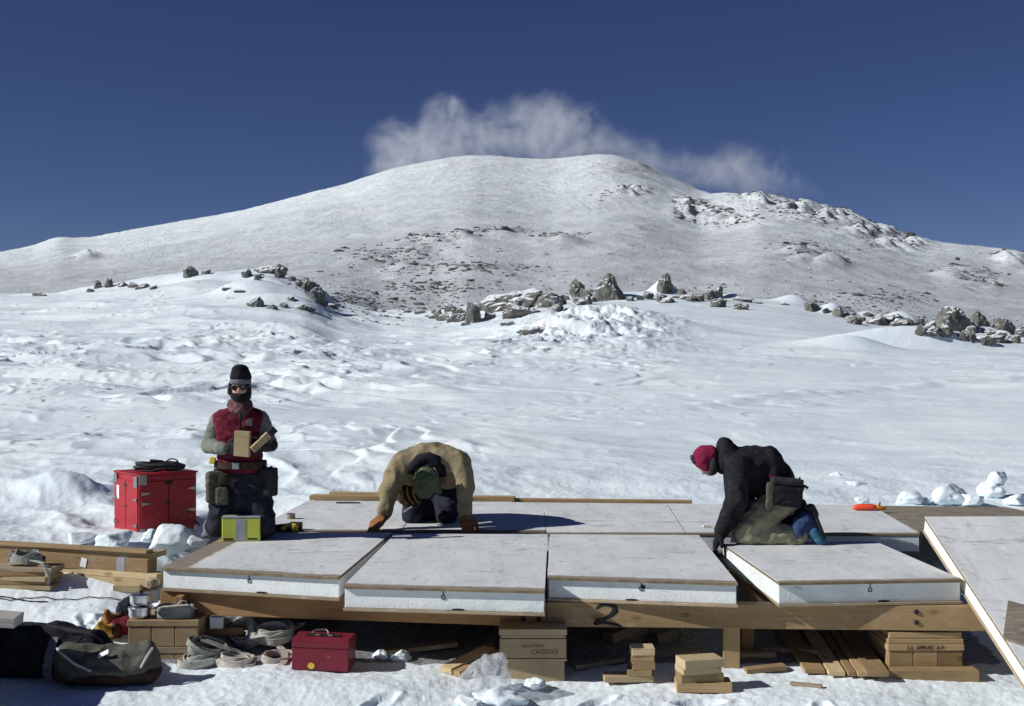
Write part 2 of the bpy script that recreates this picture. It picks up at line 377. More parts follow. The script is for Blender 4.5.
PRINTS = [(-3.0 + _pr.rand() * 1.3, 8.7 + _pr.rand() * 1.2, _pr.rand() * 3.14) for _ in range(22)] + [(-1.6 + _pr.rand() * 4.0, 6.75 + _pr.rand() * .9, _pr.rand() * 3.14) for _ in range(16)]
LX = np.linspace(620, 1100, 25); LINE = (LX, np.array([find_y(p, 409 - (p - 690) * .085, 14, 60) for p in LX]), 0)
def terrain(x, y):
    x = np.asarray(x, float); y = np.asarray(y, float)
    z, px, yc = base_z(x, y); z = z.copy()
    for X0, Y0, a, c, h in DRW:
        m = (np.abs(x - X0) < 3 * a) & (np.abs(y - Y0) < 3 * c)
        if m.any(): z[m] += h * np.exp(-((x[m] - X0) / a) ** 2 - ((y[m] - Y0) / c) ** 2)
    for X0, Y0, a in PRINTS:
        m = (np.abs(x - X0) < .3) & (np.abs(y - Y0) < .3)
        if m.any():
            u_ = (x[m] - X0) * math.cos(a) + (y[m] - Y0) * math.sin(a); v_ = -(x[m] - X0) * math.sin(a) + (y[m] - Y0) * math.cos(a); q = np.sqrt((u_ / .15) ** 2 + (v_ / .06) ** 2)
            z[m] += -.028 * (1 - sstep(.75, 1.05, q)) + .010 * np.exp(-((q - 1.25) / .2) ** 2)
    lx, ly, lw = LINE; yl = np.interp(px, lx, ly)
    z += sstep(640, 760, px) * (yc > 14) * .07 * np.exp(-((yc - yl) / .55) ** 2) * (1 + .5 * perlin(x / .5, y / .5, 80))
    far = sstep(12.5, 15.5, yc); left = np.clip((760 - px) / 330, .22, 1.0)
    patch = np.exp(-((px - 595) / 75) ** 2) * np.exp(-((np.log(yc) - math.log(54)) / .28) ** 2)
    field = 1 - sstep(105, 150, yc)
    amp = far * field * np.clip(left * (1 - .72 * sstep(34, 62, yc)) + .9 * patch, 0, 1.25)
    A1 = -0.55
    pq0 = np.clip(perlin(x / 6.5 + 4, y / 9, 71) * 2.2 + .15, 0, 1)
    patchy = .35 + .9 * np.clip(.5 + perlin(x / 9, y / 9, 2) * 1.1, 0, 1)
    z += amp * patchy * .09 * ridged(x, y, 2.6, A1, 2.2, 1) * np.clip(yc / 26, .5, 1.8)
    z += amp * pq0 * .12 * ridged(x, y, 1.0, A1 + .25, 1.9, 3) * np.clip(yc / 26, .45, 1.9)
    z += amp * .017 * ridged(x, y, .42, A1 - .15, 1.8, 4) * np.clip(perlin(x / 3.3, y / 3.3, 8) * 2 + .6, 0, 1.3) * np.clip(yc / 24, .5, 1.5)
    z += amp * .008 * perlin(x / .22, y / .22, 16) * np.clip(perlin(x / 2.1, y / 2.1, 17) * 2 + .3, 0, 1)
    def saw(v): 
        f = v - np.floor(v); return np.where(f < .86, f / .86, (1 - f) / .14)
    pq = np.clip(.2 + perlin(x / 5, y / 8, 60) * 1.9, 0, 1)
    z += amp * pq * .105 * saw(2.2 * perlin(x / 3.2 + y / 9, y / 2.6, 61) + .8 * perlin(x / 1.1, y / 1.1, 62)) * np.clip(yc / 24, .45, 2.0)
    z += amp * np.clip(.35 + perlin(x / 4, y / 5, 67) * 1.5, 0, 1) * .032 * saw(2.0 * perlin(x / 1.3, y / 1.6, 63) + .5 * perlin(x / .4, y / .4, 64)) * np.clip(yc / 22, .5, 1.8)
    z += field * far * (.3 + .7 * left) * .16 * ridged(x, y, 5.5, -.45, 3.0, 68) * np.clip(yc / 45, .3, 1.6)
    z += amp * .2 * perlin(x / 7, y / 4.5, 6) * np.clip(yc / 40, .5, 1.5)
    z += field * sstep(30, 50, yc) * .25 * ridged(x, y, 6, -.25, 3.5, 9) * (.35 + .65 * left)
    rough = far * field * (1 - left) * .028
    z += rough * ridged(x, y, .8, .12, 5, 11) + rough * 1.8 * ridged(x, y, 2.2, .1, 5, 12)
    z += patch * field * (.14 * saw(2.5 * perlin(x / 2.0, y / 2.0, 65) + 1.2 * perlin(x / .6, y / .6, 66)) + .12 * ridged(x, y, 1.1, .9, 1.3, 14) + .10 * perlin(x / .5, y / .5, 15))
    # trodden snow near the platform
    nr = 1 - sstep(13, 17, yc)
    und = sstep(-2.75, -2.4, x) * (1 - sstep(3.0, 3.4, x)) * sstep(8.3, 8.7, y) * (1 - sstep(12.4, 12.8, y))
    k = nr * (1 - .75 * und)
    z += k * (.035 * perlin(x / .7, y / .7, 20) + .008 * perlin(x / .25, y / .25, 21) + .005 * perlin(x / .07, y / .07, 22) + .0032 * perlin(x / .03, y / .03, 23))
    out = nr * sstep(9.3, 10.5, y) * (1 - und)
    lf_ = sstep(620, 330, px)
    z += out * (.012 + .032 * lf_) * ridged(x, y, .8, -.5, 1.8, 24) + out * (.006 + .012 * lf_) * ridged(x, y, .3, -.3, 1.5, 25)
    # the mountain
    mt = sstep(120, 260, yc)
    z += mt * (.034 * 420 * perlin(x / 420, y / 520, 30) * sstep(300, 900, yc) + .022 * 130 * ridged(x, y, 130, 1.2, 2.2, 31) * sstep(200, 700, yc) + .03 * 40 * perlin(x / 40, y / 55, 32) * sstep(150, 400, yc) + .045 * 14 * perlin(x / 14, y / 18, 33) + .05 * 5 * perlin(x / 5, y / 6, 34))
    oc = outcrop(px, HR - (z - CH) / yc * FPX, yc)
    z += mt * oc * yc * (.0055 * np.abs(perlin(x / 26, y / 60, 40)) * 2 + .0024 * perlin(x / 9, y / 22, 41))
    return z
OC = [(690, 208, 16, 9), (755, 203, 25, 6), (800, 210, 25, 6), (830, 218, 30, 6), (870, 232, 25, 6), (800, 256, 22, 9), (830, 264, 18, 6), (425, 247, 26, 9), (465, 238, 16, 5), (395, 262, 40, 10), (470, 270, 50, 6), (900, 245, 30, 6),
      (960, 276, 25, 7), (985, 285, 25, 5), (1010, 262, 20, 6), (720, 215, 30, 6), (625, 192, 20, 4), (560, 242, 25, 4), (500, 232, 20, 4), (85, 257, 14, 3), (880, 300, 50, 5), (350, 300, 40, 7), (430, 288, 40, 6)]
def outcrop(px, row, yc):
    o = np.zeros_like(px)
    for a, r, wv, hv in OC:
        o = np.maximum(o, np.exp(-((px - a) / wv) ** 2 - ((row - r) / hv) ** 2))
    return o

def grid_mesh(name, Y, U, mat, kind, extra=True):
    YY, UU = np.meshgrid(Y, U, indexing='ij')
    X = UU * np.sqrt(YY * YY + 9.0)
    Z = terrain(X, YY)
    co = np.stack([X, YY, Z], -1).reshape(-1, 3)
    nr, nc = len(Y), len(U)
    idx = np.arange(nr * nc).reshape(nr, nc)
    q = np.stack([idx[:-1, :-1], idx[:-1, 1:], idx[1:, 1:], idx[1:, :-1]], -1).reshape(-1, 4)
    me = bpy.data.meshes.new(name)
    me.vertices.add(len(co)); me.vertices.foreach_set('co', co.astype(np.float32).ravel())
    me.loops.add(q.size); me.loops.foreach_set('vertex_index', q.astype(np.int32).ravel())
    me.polygons.add(len(q)); me.polygons.foreach_set('loop_start', np.arange(0, q.size, 4, dtype=np.int32))
    me.polygons.foreach_set('use_smooth', np.ones(len(q), dtype=bool))
    me.update(calc_edges=True)
    yc = np.maximum(YY, 5); px = 512 + FPX * X / yc; row = HR - (Z - CH) / yc * FPX
    oc = outcrop(px, row, yc)
    if kind == 'm':
        reg = .30 - .14 * sstep(440, 330, px) - .14 * sstep(225, 260, row) + .26 * perlin(X / 260, YY / 420, 50) + .2 * perlin(X / 70, YY / 120, 51) + .16 * sstep(225, 175, row) - .1 * sstep(330, 240, px)
        base = sstep(400, 170, YY) * .15 * sstep(700, 400, px)
        rk = np.clip(reg + oc * .6 + base * .4 + .05 + 1.1 * np.exp(-((px - 622) / 34) ** 2 - ((row - 168) / 8) ** 2) + .5 * np.exp(-((px - 480) / 70) ** 2 - ((row - 165) / 8) ** 2), 0, 1.8)
    else:
        lf = np.exp(-((px - 365) / 60) ** 2) * sstep(70, 105, YY); rt = sstep(860, 960, px) * sstep(92, 108, YY) * .5
        rk = np.clip(lf * .9 + rt + 1.0 * sstep(600, 300, px) * sstep(13, 18, YY) * np.clip(perlin(X / 9, YY / 16, 70) * 2.2 + .15, 0, 1), 0, 1)
    a = me.attributes.new('rocky', 'FLOAT', 'POINT'); a.data.foreach_set('value', rk.astype(np.float32).ravel())
    ba = sstep(-2.7, -2.3, X) * (1 - sstep(3.0, 3.3, X)) * sstep(8.24, 8.46, YY) * (1 - sstep(12.0, 12.5, YY))  # platform footprint, where the ground takes the darker colour
    a = me.attributes.new('darkened', 'FLOAT', 'POINT'); a.data.foreach_set('value', ba.astype(np.float32).ravel())
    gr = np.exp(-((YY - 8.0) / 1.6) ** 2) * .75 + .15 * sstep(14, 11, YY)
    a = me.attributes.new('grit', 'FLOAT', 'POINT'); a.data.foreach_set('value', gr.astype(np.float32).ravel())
    me.materials.append(mat)
    o = bpy.data.objects.new(name, me); COL.objects.link(o); o['kind'] = 'structure'
    return o
U = np.concatenate([np.linspace(-1.6, -.47, 60), np.linspace(-.46, .46, 680), np.linspace(.47, 1.6, 60)])
Yn = np.concatenate([np.linspace(-40, 4.5, 40), np.arange(4.7, 6.4, .08), np.arange(6.4, 9.4, .02), np.arange(9.4, 13.0, .035), np.exp(np.arange(math.log(13.0), math.log(140), .0034))])
YB = float(Yn[-1])
Ym = np.concatenate([np.exp(np.arange(math.log(YB), math.log(3300), .0072)), np.exp(np.linspace(math.log(3320), math.log(9000), 20))])
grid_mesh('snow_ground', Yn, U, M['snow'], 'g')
grid_mesh('mountain_terrain', Ym, U, M['mountain_snow'], 'm')
def tz(x, y): return float(terrain(np.array([float(x)]), np.array([float(y)]))[0])

# ------------------------------------------------------------------ building helpers
def P(px, py, Y): return Vector(((px - 512) / FPX * Y, Y, CH - (py - HR) / FPX * Y))
def G(px, py, z):
    Y = (CH - z) * FPX / (py - HR); return P(px, py, Y)
def ground(px, row, lo=6.5, hi=14.0):
    Y = find_y(px, row, lo, hi, terrain); x = (px - 512) / FPX * Y
    return Vector((x, Y, tz(x, Y)))
def tag(o, label=None, cat=None, group=None, kind=None):
    for k, v in (('label', label), ('category', cat), ('group', group), ('kind', kind)):
        if v: o[k] = v
    return o
def thing(name, loc, label, cat, group=None, rot=(0, 0, 0)):
    o = bpy.data.objects.new(name, None); COL.objects.link(o); o.location = loc; o.rotation_euler = rot; o.empty_display_size = .1
    return tag(o, label, cat, group)
def link(name, me, mat, parent=None, loc=None, rot=None, smooth=False, label=None):
    if isinstance(me, bmesh.types.BMesh):
        b_ = me; b_.normal_update(); me = bpy.data.meshes.new(name); b_.to_mesh(me); b_.free()
    if not me.materials: me.materials.append(M[mat])
    if smooth: me.polygons.foreach_set('use_smooth', np.ones(len(me.polygons), dtype=bool))
    o = bpy.data.objects.new(name, me); COL.objects.link(o)
    if parent is not None: o.parent = parent
    if loc is not None: o.location = loc
    if rot is not None: o.rotation_euler = rot
    if label: o['label'] = label
    return o
def rebase(me_or_bm, loc):
    """vertices given in world space, moved to the local space of a thing at loc"""
    for v in (me_or_bm.verts if isinstance(me_or_bm, bmesh.types.BMesh) else me_or_bm.vertices): v.co -= Vector(loc)
    return me_or_bm
def box(bm, c, s, rot=None, bev=0.0):
    t = bmesh.new(); bmesh.ops.create_cube(t, size=1)
    mt = Matrix.Translation(Vector(c)) @ ((rot if isinstance(rot, Matrix) else Euler(rot).to_matrix()).to_4x4() if rot is not None else Matrix.Identity(4)) @ Matrix.Diagonal((*s, 1))
    bmesh.ops.transform(t, matrix=mt, verts=t.verts)
    if bev: bmesh.ops.bevel(t, geom=t.edges[:], offset=bev, segments=2, profile=.5, affect='EDGES')
    me = bpy.data.meshes.new('t'); t.to_mesh(me); t.free(); bm.from_mesh(me); bpy.data.meshes.remove(me)
    return bm
def slab(bm, top, thick, bev=0.0):
    """a slab under four top corners FL FR RR RL, with a 0..1 uv over them"""
    t = bmesh.new(); uvl = t.loops.layers.uv.new('UVMap')
    up = [t.verts.new(p) for p in top]; n = (Vector(top[1]) - Vector(top[0])).cross(Vector(top[3]) - Vector(top[0])).normalized()
    dn = [t.verts.new(Vector(p) - n * thick) for p in top]; uv = [(0, 0), (1, 0), (1, 1), (0, 1)]
    fs = [t.faces.new(up), t.faces.new(dn[::-1])] + [t.faces.new((dn[i], dn[(i + 1) % 4], up[(i + 1) % 4], up[i])) for i in range(4)]
    ix = {v: i % 4 for i, v in enumerate(up + dn)}
    for f in fs:
        for lp in f.loops: lp[uvl].uv = uv[ix[lp.vert]]
    if bev: bmesh.ops.bevel(t, geom=t.edges[:], offset=bev, segments=1, affect='EDGES')
    me = bpy.data.meshes.new('t'); t.to_mesh(me); t.free(); bm.from_mesh(me); bpy.data.meshes.remove(me)
    return bm
def tube(bm, pts, r, n=8, closed=False, flat=None):
    pts = [Vector(p) for p in pts]; rings = []
    N = len(pts)
    for i, p in enumerate(pts):
        if closed: d = pts[(i + 1) % N] - pts[i - 1]
        else: d = pts[min(i + 1, N - 1)] - pts[max(i - 1, 0)]
        d.normalize(); up = Vector((0, 0, 1)) if abs(d.z) < .9 else Vector((0, 1, 0))
        a = d.cross(up).normalized(); c = a.cross(d).normalized(); rr = r[i] if isinstance(r, (list, tuple)) else r
        ring = []
        for k in range(n):
            t = 2 * math.pi * (k + .5) / n
            if flat: o = a * flat[0] * math.copysign(1, math.cos(t)) + c * flat[1] * math.copysign(1, math.sin(t))
            else: o = a * rr * math.cos(t) + c * rr * math.sin(t)
            ring.append(bm.verts.new(p + o))
        rings.append(ring)
    M_ = N if closed else N - 1
    for i in range(M_):
        A, B = rings[i], rings[(i + 1) % N]
        for k in range(n): bm.faces.new((A[k], A[(k + 1) % n], B[(k + 1) % n], B[k]))
    if not closed:
        bm.faces.new(rings[0][::-1]); bm.faces.new(rings[-1])
    return bm
def lathe(bm, prof, c, n=24):
    rings = [[bm.verts.new((c[0] + r * math.cos(2 * math.pi * k / n), c[1] + r * math.sin(2 * math.pi * k / n), c[2] + z)) for k in range(n)] for r, z in prof]
    for A, B in zip(rings, rings[1:]):
        for k in range(n): bm.faces.new((A[k], A[(k + 1) % n], B[(k + 1) % n], B[k]))
    bm.faces.new(rings[0][::-1]); bm.faces.new(rings[-1]); return bm
_ico = bmesh.new(); bmesh.ops.create_icosphere(_ico, subdivisions=2, radius=1); ICO = [v.co.copy() for v in _ico.verts]; _ico.free()
def hull(bm, items):
    """convex hull of ellipsoids: (centre, radius or (rx, ry, rz)[, rotation])"""
    t = bmesh.new()
    for it in items:
        c, r = Vector(it[0]), it[1]; r = (r, r, r) if isinstance(r, (int, float)) else r
        rm = it[2] if len(it) > 2 else None
        for q in ICO:
            v = Vector((q.x * r[0], q.y * r[1], q.z * r[2]))
            if rm is not None: v = rm @ v
            t.verts.new(c + v)
    res = bmesh.ops.convex_hull(t, input=t.verts[:])
    bmesh.ops.delete(t, geom=[g for g in set(res['geom_interior']) | set(res['geom_unused']) if isinstance(g, bmesh.types.BMVert)], context='VERTS')
    bmesh.ops.recalc_face_normals(t, faces=t.faces[:])
    me = bpy.data.meshes.new('t'); t.to_mesh(me); t.free(); bm.from_mesh(me); bpy.data.meshes.remove(me)
    return bm
def remesh(bm, voxel, smooth=3, wr=0.0, wscale=9.0, seed=0.0, stretch=(1, 1, 1)):
    me = bpy.data.meshes.new('rm'); bm.to_mesh(me); bm.free()
    o = bpy.data.objects.new('rm', me); COL.objects.link(o)
    md = o.modifiers.new('r', 'REMESH'); md.mode = 'VOXEL'; md.voxel_size = voxel
    bpy.context.view_layer.update(); dg = bpy.context.evaluated_depsgraph_get()
    out = bpy.data.meshes.new_from_object(o.evaluated_get(dg)); bpy.data.objects.remove(o); bpy.data.meshes.remove(me)
    b_ = bmesh.new(); b_.from_mesh(out); bpy.data.meshes.remove(out)
    for _ in range(smooth): bmesh.ops.smooth_vert(b_, verts=b_.verts[:], factor=.5, use_axis_x=True, use_axis_y=True, use_axis_z=True)
    if wr:
        b_.normal_update(); s = Vector((seed, seed * 2, -seed))
        mv = []
        for v in b_.verts:
            q = Vector((v.co.x * stretch[0], v.co.y * stretch[1], v.co.z * stretch[2])) * wscale + s
            n1 = 1 - abs(mnoise.noise(q)) * 2.2; n2 = mnoise.noise(q * 2.3)
            mv.append(v.normal * wr * (n1 * .7 + n2 * .5))
        for v, d in zip(b_.verts, mv): v.co += d
    return b_
def text_mesh(s, size, ext=.0008):
    cu = bpy.data.curves.new('txt', 'FONT'); cu.body = s; cu.size = size; cu.extrude = ext; cu.align_x = 'CENTER'; cu.align_y = 'CENTER'
    o = bpy.data.objects.new('txt', cu); COL.objects.link(o); bpy.context.view_layer.update()
    me = bpy.data.meshes.new_from_object(o.evaluated_get(bpy.context.evaluated_depsgraph_get()))
    bpy.data.objects.remove(o); bpy.data.curves.remove(cu); me.materials.clear(); return me
def plank(name, L, W, H, loc, rot, mat, label, cat='plank', group=None, parent=None, bev=.003, bow=0.0):
    """one piece of lumber: length along local x, resting at z = 0"""
    bm = bmesh.new(); box(bm, (0, 0, H / 2), (L, W, H), None, bev)
    if bow:
        pass
    o = link(name, bm, mat, parent, loc, rot)
    if parent is None: tag(o, label, cat, group)
    return o
def between(name, a, b_, W, H, mat, label, cat='plank', group=None, tilt=0.0, bev=.003):
    """a plank whose underside runs from a to b"""
    a, b_ = Vector(a), Vector(b_); d = b_ - a
    yaw = math.atan2(d.y, d.x); pit = -math.atan2(d.z, math.hypot(d.x, d.y))
    return plank(name, d.length, W, H, (a + b_) / 2, Euler((tilt, pit, yaw), 'XYZ'), mat, label, cat, group, bev=bev)
def lump(name, loc, size, seed, mat, rough=.25, cuts=9, sub=4, label=None, cat=None, group=None, sink=.2, rz=0.0):
    """a broken block of snow or stone: an icosphere pressed onto random planes, then roughened"""
    rn = random.Random(seed); bm = bmesh.new(); bmesh.ops.create_icosphere(bm, subdivisions=sub, radius=1)
    pl = [(Vector((rn.gauss(0, 1), rn.gauss(0, 1), rn.gauss(0, 1))).normalized(), rn.uniform(.42, .95)) for _ in range(cuts)]
    if mat == 'lava_rock': pl += [(Vector((rn.uniform(-.45, .45), rn.uniform(-.5, .1), 1)).normalized(), rn.uniform(.38, .62)), (Vector((rn.uniform(-1, 1), -.4, .8)).normalized(), rn.uniform(.5, .75))]
    off = Vector((seed * 3.1, seed * 1.7, seed * .9))
    for v in bm.verts:
        d = v.co.normalized(); r = 1.0
        for n_, k in pl:
            t = d.dot(n_)
            if t > 1e-3: r = min(r, k / t)
        r *= 1 + rough * (mnoise.noise(d * 2.3 + off) * .6 + mnoise.noise(d * 5.5 + off) * .3 + mnoise.noise(d * 12 + off) * .16)
        v.co = d * r
    zs = [v.co.z for v in bm.verts]; z0 = min(zs) + sink * (max(zs) - min(zs))
    up_ = [v.co for v in bm.verts if v.co.z >= z0]; x0, x1 = min(c.x for c in up_), max(c.x for c in up_); y0, y1 = min(c.y for c in up_), max(c.y for c in up_)
    for v in bm.verts: v.co = Vector(((v.co.x - (x0 + x1) / 2) * size[0] / (x1 - x0), (v.co.y - (y0 + y1) / 2) * size[1] / (y1 - y0), (v.co.z - z0) * size[2] / (max(zs) - z0)))
    o = link(name, bm, mat, None, loc, (0, 0, rz), smooth=(mat == 'snow'))
    return tag(o, label, cat, group)
#PART2
# ------------------------------------------------------------------ the platform
ZT0 = .63
def deck_board(corners, label, dz=0.0, side=False, holes=True, lip=.03, corners3d=None, core_mat='foam', front_marks=0, th=.155):
    top = [Vector(c) for c in corners3d] if corners3d else [G(a, b_, ZT0) + Vector((0, 0, dz)) for a, b_ in corners]
    c = sum(top, Vector()) / 4; n = (top[1] - top[0]).cross(top[3] - top[0]).normalized()
    base = c - n * th
    t = thing('deck_board', base, label, 'deck board', 'insulated deck boards of the platform')
    rb = lambda pts: [p - base for p in pts]
    link('plywood_top', slab(bmesh.new(), rb(top), .02, .002), 'frosted_plywood_margin' if side else 'frosted_plywood', t)
    fl, fr, rr, rl = top; dv = (rl - fl).normalized(); rx = (fr - fl).normalized()
    core = [fl + dv * lip + rx * .006, fr + dv * lip - rx * .006, rr - dv * .006 - rx * .006, rl - dv * .006 + rx * .006]
    link('foam_core', slab(bmesh.new(), rb([p - n * .0202 for p in core]), th - .0354, .003), core_mat, t)
    bot = [fl + dv * .004, fr + dv * .004, rr, rl]
    link('plywood_base', slab(bmesh.new(), rb([p - n * (th - .015) for p in bot]), .015, .001), 'old_wood', t)
    if holes:
        # the cam lock on the front edge: a little hook over a round hole, and a dark notch at the foot
        m = (core[0] + core[1]) / 2 - base; q = (n, dv, rx)
        hk = bmesh.new(); o = m - dv * .003
        tube(hk, [o - n * .022, o - n * .052], .0028, 6)
        tube(hk, [o - n * .062 + (rx * math.cos(a) + n * math.sin(a)) * .012 for a in [k * math.pi / 6 for k in range(12)]], .0028, 6, closed=True)
        link('lock_hook', hk, 'black_metal', t)
        nb = bmesh.new(); s = rx * (.09 if front_marks == 0 else -.06)
        hull(nb, [(m + s - n * .1335 - dv * .001, (.042, .004, .007), Matrix((rx, dv, n)).transposed())]); link('lock_notch', nb, 'black_ink', t)
        if front_marks:
            nb = bmesh.new(); hull(nb, [(m - n * .05 - dv * .001 + rx * .012, (.016, .004, .015), Matrix((rx, dv, n)).transposed())]); link('lock_hole', nb, 'black_ink', t)
    return t, top
tA, topA = deck_board([(161, 567.5), (339, 577), (392, 532.5), (235, 531.5)], 'deck board under the lime green box, brown strip along its outer edge', side=True)
tB, topB = deck_board([(343, 586), (545, 591), (548, 534.5), (395, 533.8)], 'deck board jutting farthest out, with the red toolbox below its front', .002)
tC, topC = deck_board([(547.5, 577), (738, 583), (699, 535), (550, 534.3)], 'deck board with a black round hole in its front, above the painted figure', .001, front_marks=1)
tD, topD = deck_board([(779, 583), (963, 580), (875, 541.5), (722, 543.5)], 'deck board under the kneeling person in olive trousers, bright foam side showing', .004)
RJ = [(251, 400, 308, 424), (400.8, 546, 424.6, 543), (546.8, 686, 543.6, 667), (686.8, 803, 667.6, 771), (803.8, 920, 771.6, 872)]
RL = ['rear deck board at the far left end, behind the knees in dark trousers', 'rear deck board under the person in the tan jacket', 'rear deck board next right of the tan jacket, in shadow at one side',
      'rear deck board in front of the maroon hat, small bright bit on it', 'rear deck board carrying the red and orange tool']
rear_tops = []
for k, (a, b_, c, d) in enumerate(RJ):
    f = lambda x: (530.4 if x < 546.5 else 532.8) + (x - 251) * .001
    e = lambda x: 500.3 + (x - 308) * .0085
    _, tp = deck_board([(a, f(a)), (b_, f(b_)), (d, e(d)), (c, e(c))], RL[k], -.002 + .001 * (k % 2), holes=False, lip=.006)
    rear_tops.append(tp)
# the board that leans from the snow up onto the platform
A0 = Vector((2.845, 6.66, .115)); B0 = Vector((2.845, 8.97, .925)); wx = Vector((1.22, 0.02, .0))
tG, topG = deck_board(None, 'deck board leaning from the snow up against the platform end', corners3d=[A0, A0 + wx, B0 + wx, B0], holes=False, lip=.006, core_mat='foam_cream', th=.12)
sl = (B0 - A0).normalized(); nG = wx.cross(B0 - A0).normalized(); pG = -math.asin(sl.z)
# front timbers, joined end to end by two bolts
def timber(name, xa, ya, xb, yb, z0, h, d, mat, label):
    a, b_ = Vector((xa, ya, z0)), Vector((xb, yb, z0)); return between(name, a, b_, d, h, mat, label, 'timber', None, bev=.004)
FA = Vector((-2.345, 8.66, .315)); FM = Vector((.22, 8.24, .318)); FB = Vector((2.95, 8.10, .322))
t1 = thing('support_timber', (FA + FM) / 2, 'long brown timber under the front boards, above the grey straps and red toolbox', 'timber')
def timber_thing(t, a, b_, h, d, mat):
    dv = b_ - a; yaw = math.atan2(dv.y, dv.x); t.rotation_euler = (0, 0, yaw)
    bm = bmesh.new(); box(bm, (0, d / 2, h / 2), (dv.length - .004, d, h), None, .004); link('beam_body', bm, mat, t); return dv.length
L1 = timber_thing(t1, FA, FM, .157, .09, 'timber_brown')
t2 = thing('support_timber', (FM + FB) / 2, 'long tan timber marked with a black painted figure 2', 'timber')
L2 = timber_thing(t2, FM, FB, .155, .09, 'timber_tan')
def bolt(parent, x, z):
    bm = bmesh.new(); hull(bm, [((x, -.004, z), (.016, .009, .016))]); link('bolt', bm, 'black_metal', parent)
for x, z in ((L1 / 2 - .15, .05), (L1 / 2 - .05, .05)): bolt(t1, x, z)
for z in (.118, .052): bolt(t2, L2 / 2 - .425, z)
bm = bmesh.new(); x0 = -L2 / 2 + .375
stroke = [(-.055, .118), (-.03, .138), (.015, .142), (.052, .128), (.058, .10), (.035, .075), (-.005, .052), (-.05, .038), (-.06, .024), (-.02, .03), (.02, .022), (.07, .012), (.095, .004)]
hull_r = [.012, .014, .015, .019, .021, .017, .015, .019, .02, .014, .012, .011, .007]
for i in range(len(stroke) - 1):
    (xa, za), (xb, zb) = stroke[i], stroke[i + 1]; hull(bm, [((x0 + xa, -.0005, za + .004), (hull_r[i], .0022, hull_r[i] * .8)), ((x0 + xb, -.0005, zb + .004), (hull_r[i + 1], .0022, hull_r[i + 1] * .8))])
link('painted_number', bm, 'black_ink', t2)
for k, (px, lab) in enumerate(((200, 'floor joist running back under the lime green box'), (346, 'floor joist running back below the gap left of the middle boards'), (549, 'floor joist running back behind the bolted joint'), (742, 'floor joist running back behind the short post'))):
    f = G(px, 600, .32); bk = Vector((f.x + .25, 12.0, .335)); f = Vector((f.x, 8.36 + .17 * (px < 400), .335))
    between('floor_joist', f, bk, .05, .12, 'timber_brown', lab, 'joist')
for y, lab in ((10.35, 'dark cross timber under the middle of the platform'), (12.35, 'dark cross timber under the back of the platform')):
    between('cross_timber', (-2.2, y + .12, .325), (3.0, y - .15, .325), .08, .008, 'timber_brown', lab, 'timber')
# rear planks lying along the back edge
between('edge_plank', P(311, 499.5, 12.72), P(515, 501, 12.55), .14, .045, 'pine', 'long plank along the back edge, behind the tan jacket', 'plank')
between('edge_plank', P(330, 495.6, 12.86), P(420, 497, 12.8), .1, .04, 'pale_pine', 'short plank lying on top of the back edge plank', 'plank')
between('edge_plank', P(512, 501.8, 12.62), P(692, 504.0, 12.42), .10, .035, 'pine', 'thin plank along the back edge, between tan jacket and maroon hat', 'plank')
# weathered plywood behind the leaning board
pw = [G(919, 531.5, .605), G(1075, 520, .605), G(1004, 506.8, .605), G(869, 505.6, .605)]
c = sum(pw, Vector()) / 4; tag(link('plywood_sheet', slab(bmesh.new(), [p - c for p in pw], .02, .002), 'weathered_plywood', None, c), 'weathered brown plywood sheet lying behind the leaning board', 'plywood')
for k, (xa, xb, lab) in enumerate(((3.7, 3.75, 'sleeper plank holding up the outer side of the weathered plywood sheet'), (4.35, 4.45, 'sleeper plank under the far corner of the weathered plywood sheet'))):
    between('sleeper_plank', (xa, 10.6 + .25 * k, .46), (xb, 12.2, .46), .12, .122, 'old_wood', lab, 'plank')
def onplane(px, py, lift):
    p0 = A0 + nG * lift; d = Vector(((px - 512) / FPX, 1, -(py - HR) / FPX)); e = Vector((0, 0, CH)); return e + d * ((p0 - e).dot(nG) / d.dot(nG))
q = [onplane(a, b_, .016) for a, b_ in ((1003, 637), (1062, 658), (1050, 612), (1003, 599))]; q.insert(3, onplane(1008, 600, .016)); q.pop(4); c = sum(q, Vector()) / 4
bm = bmesh.new(); slab(bm, [p - c for p in q], .012, .001)
tag(link('plywood_offcut', bm, 'weathered_plywood', None, c), 'brown plywood offcut lying on the leaning board', 'plywood')

# ------------------------------------------------------------------ what stands under the platform
def gp(px, row, lo=6.5, hi=11): return ground(px, row, lo, hi)
def crate(name, px0, px1, ytop, ybot, Y, depth, label, rows, mat, text=None, base_board=False):
    x0, x1 = P(px0, 0, Y).x, P(px1, 0, Y).x; zt, zb = P(0, ytop, Y).z, P(0, ybot, Y).z
    W = x1 - x0; H = zt - zb; t = thing(name, ((x0 + x1) / 2, Y + depth / 2, zb), label, 'crate')
    z = 0.0
    for nm, hh, div, mt, ins in rows:
        h = H * hh
        if div == 1:
            bm = bmesh.new(); box(bm, (0, 0, z + h / 2), (W - ins, depth - ins, h - .002), None, .004); link(nm, bm, mt, t)
        else:
            for k in range(div):
                bm = bmesh.new(); wv = (W - ins) / div; box(bm, (-(W - ins) / 2 + wv * (k + .5), 0, z + h / 2), (wv - .004, depth - ins, h - .002), None, .004); link(nm, bm, mt, t)
        z += h
    return t, W, H, depth
crate('block_crate', 128, 198, 620, 668, 8.42, .34, 'brown block crate under the pots and rolled webbing', [('block', .30, 3, 'cardboard', 0), ('slat_board', .14, 1, 'old_wood', -.01), ('block', .42, 3, 'cardboard', 0), ('lid_board', .14, 1, 'cardboard', -.012)], 'cardboard')
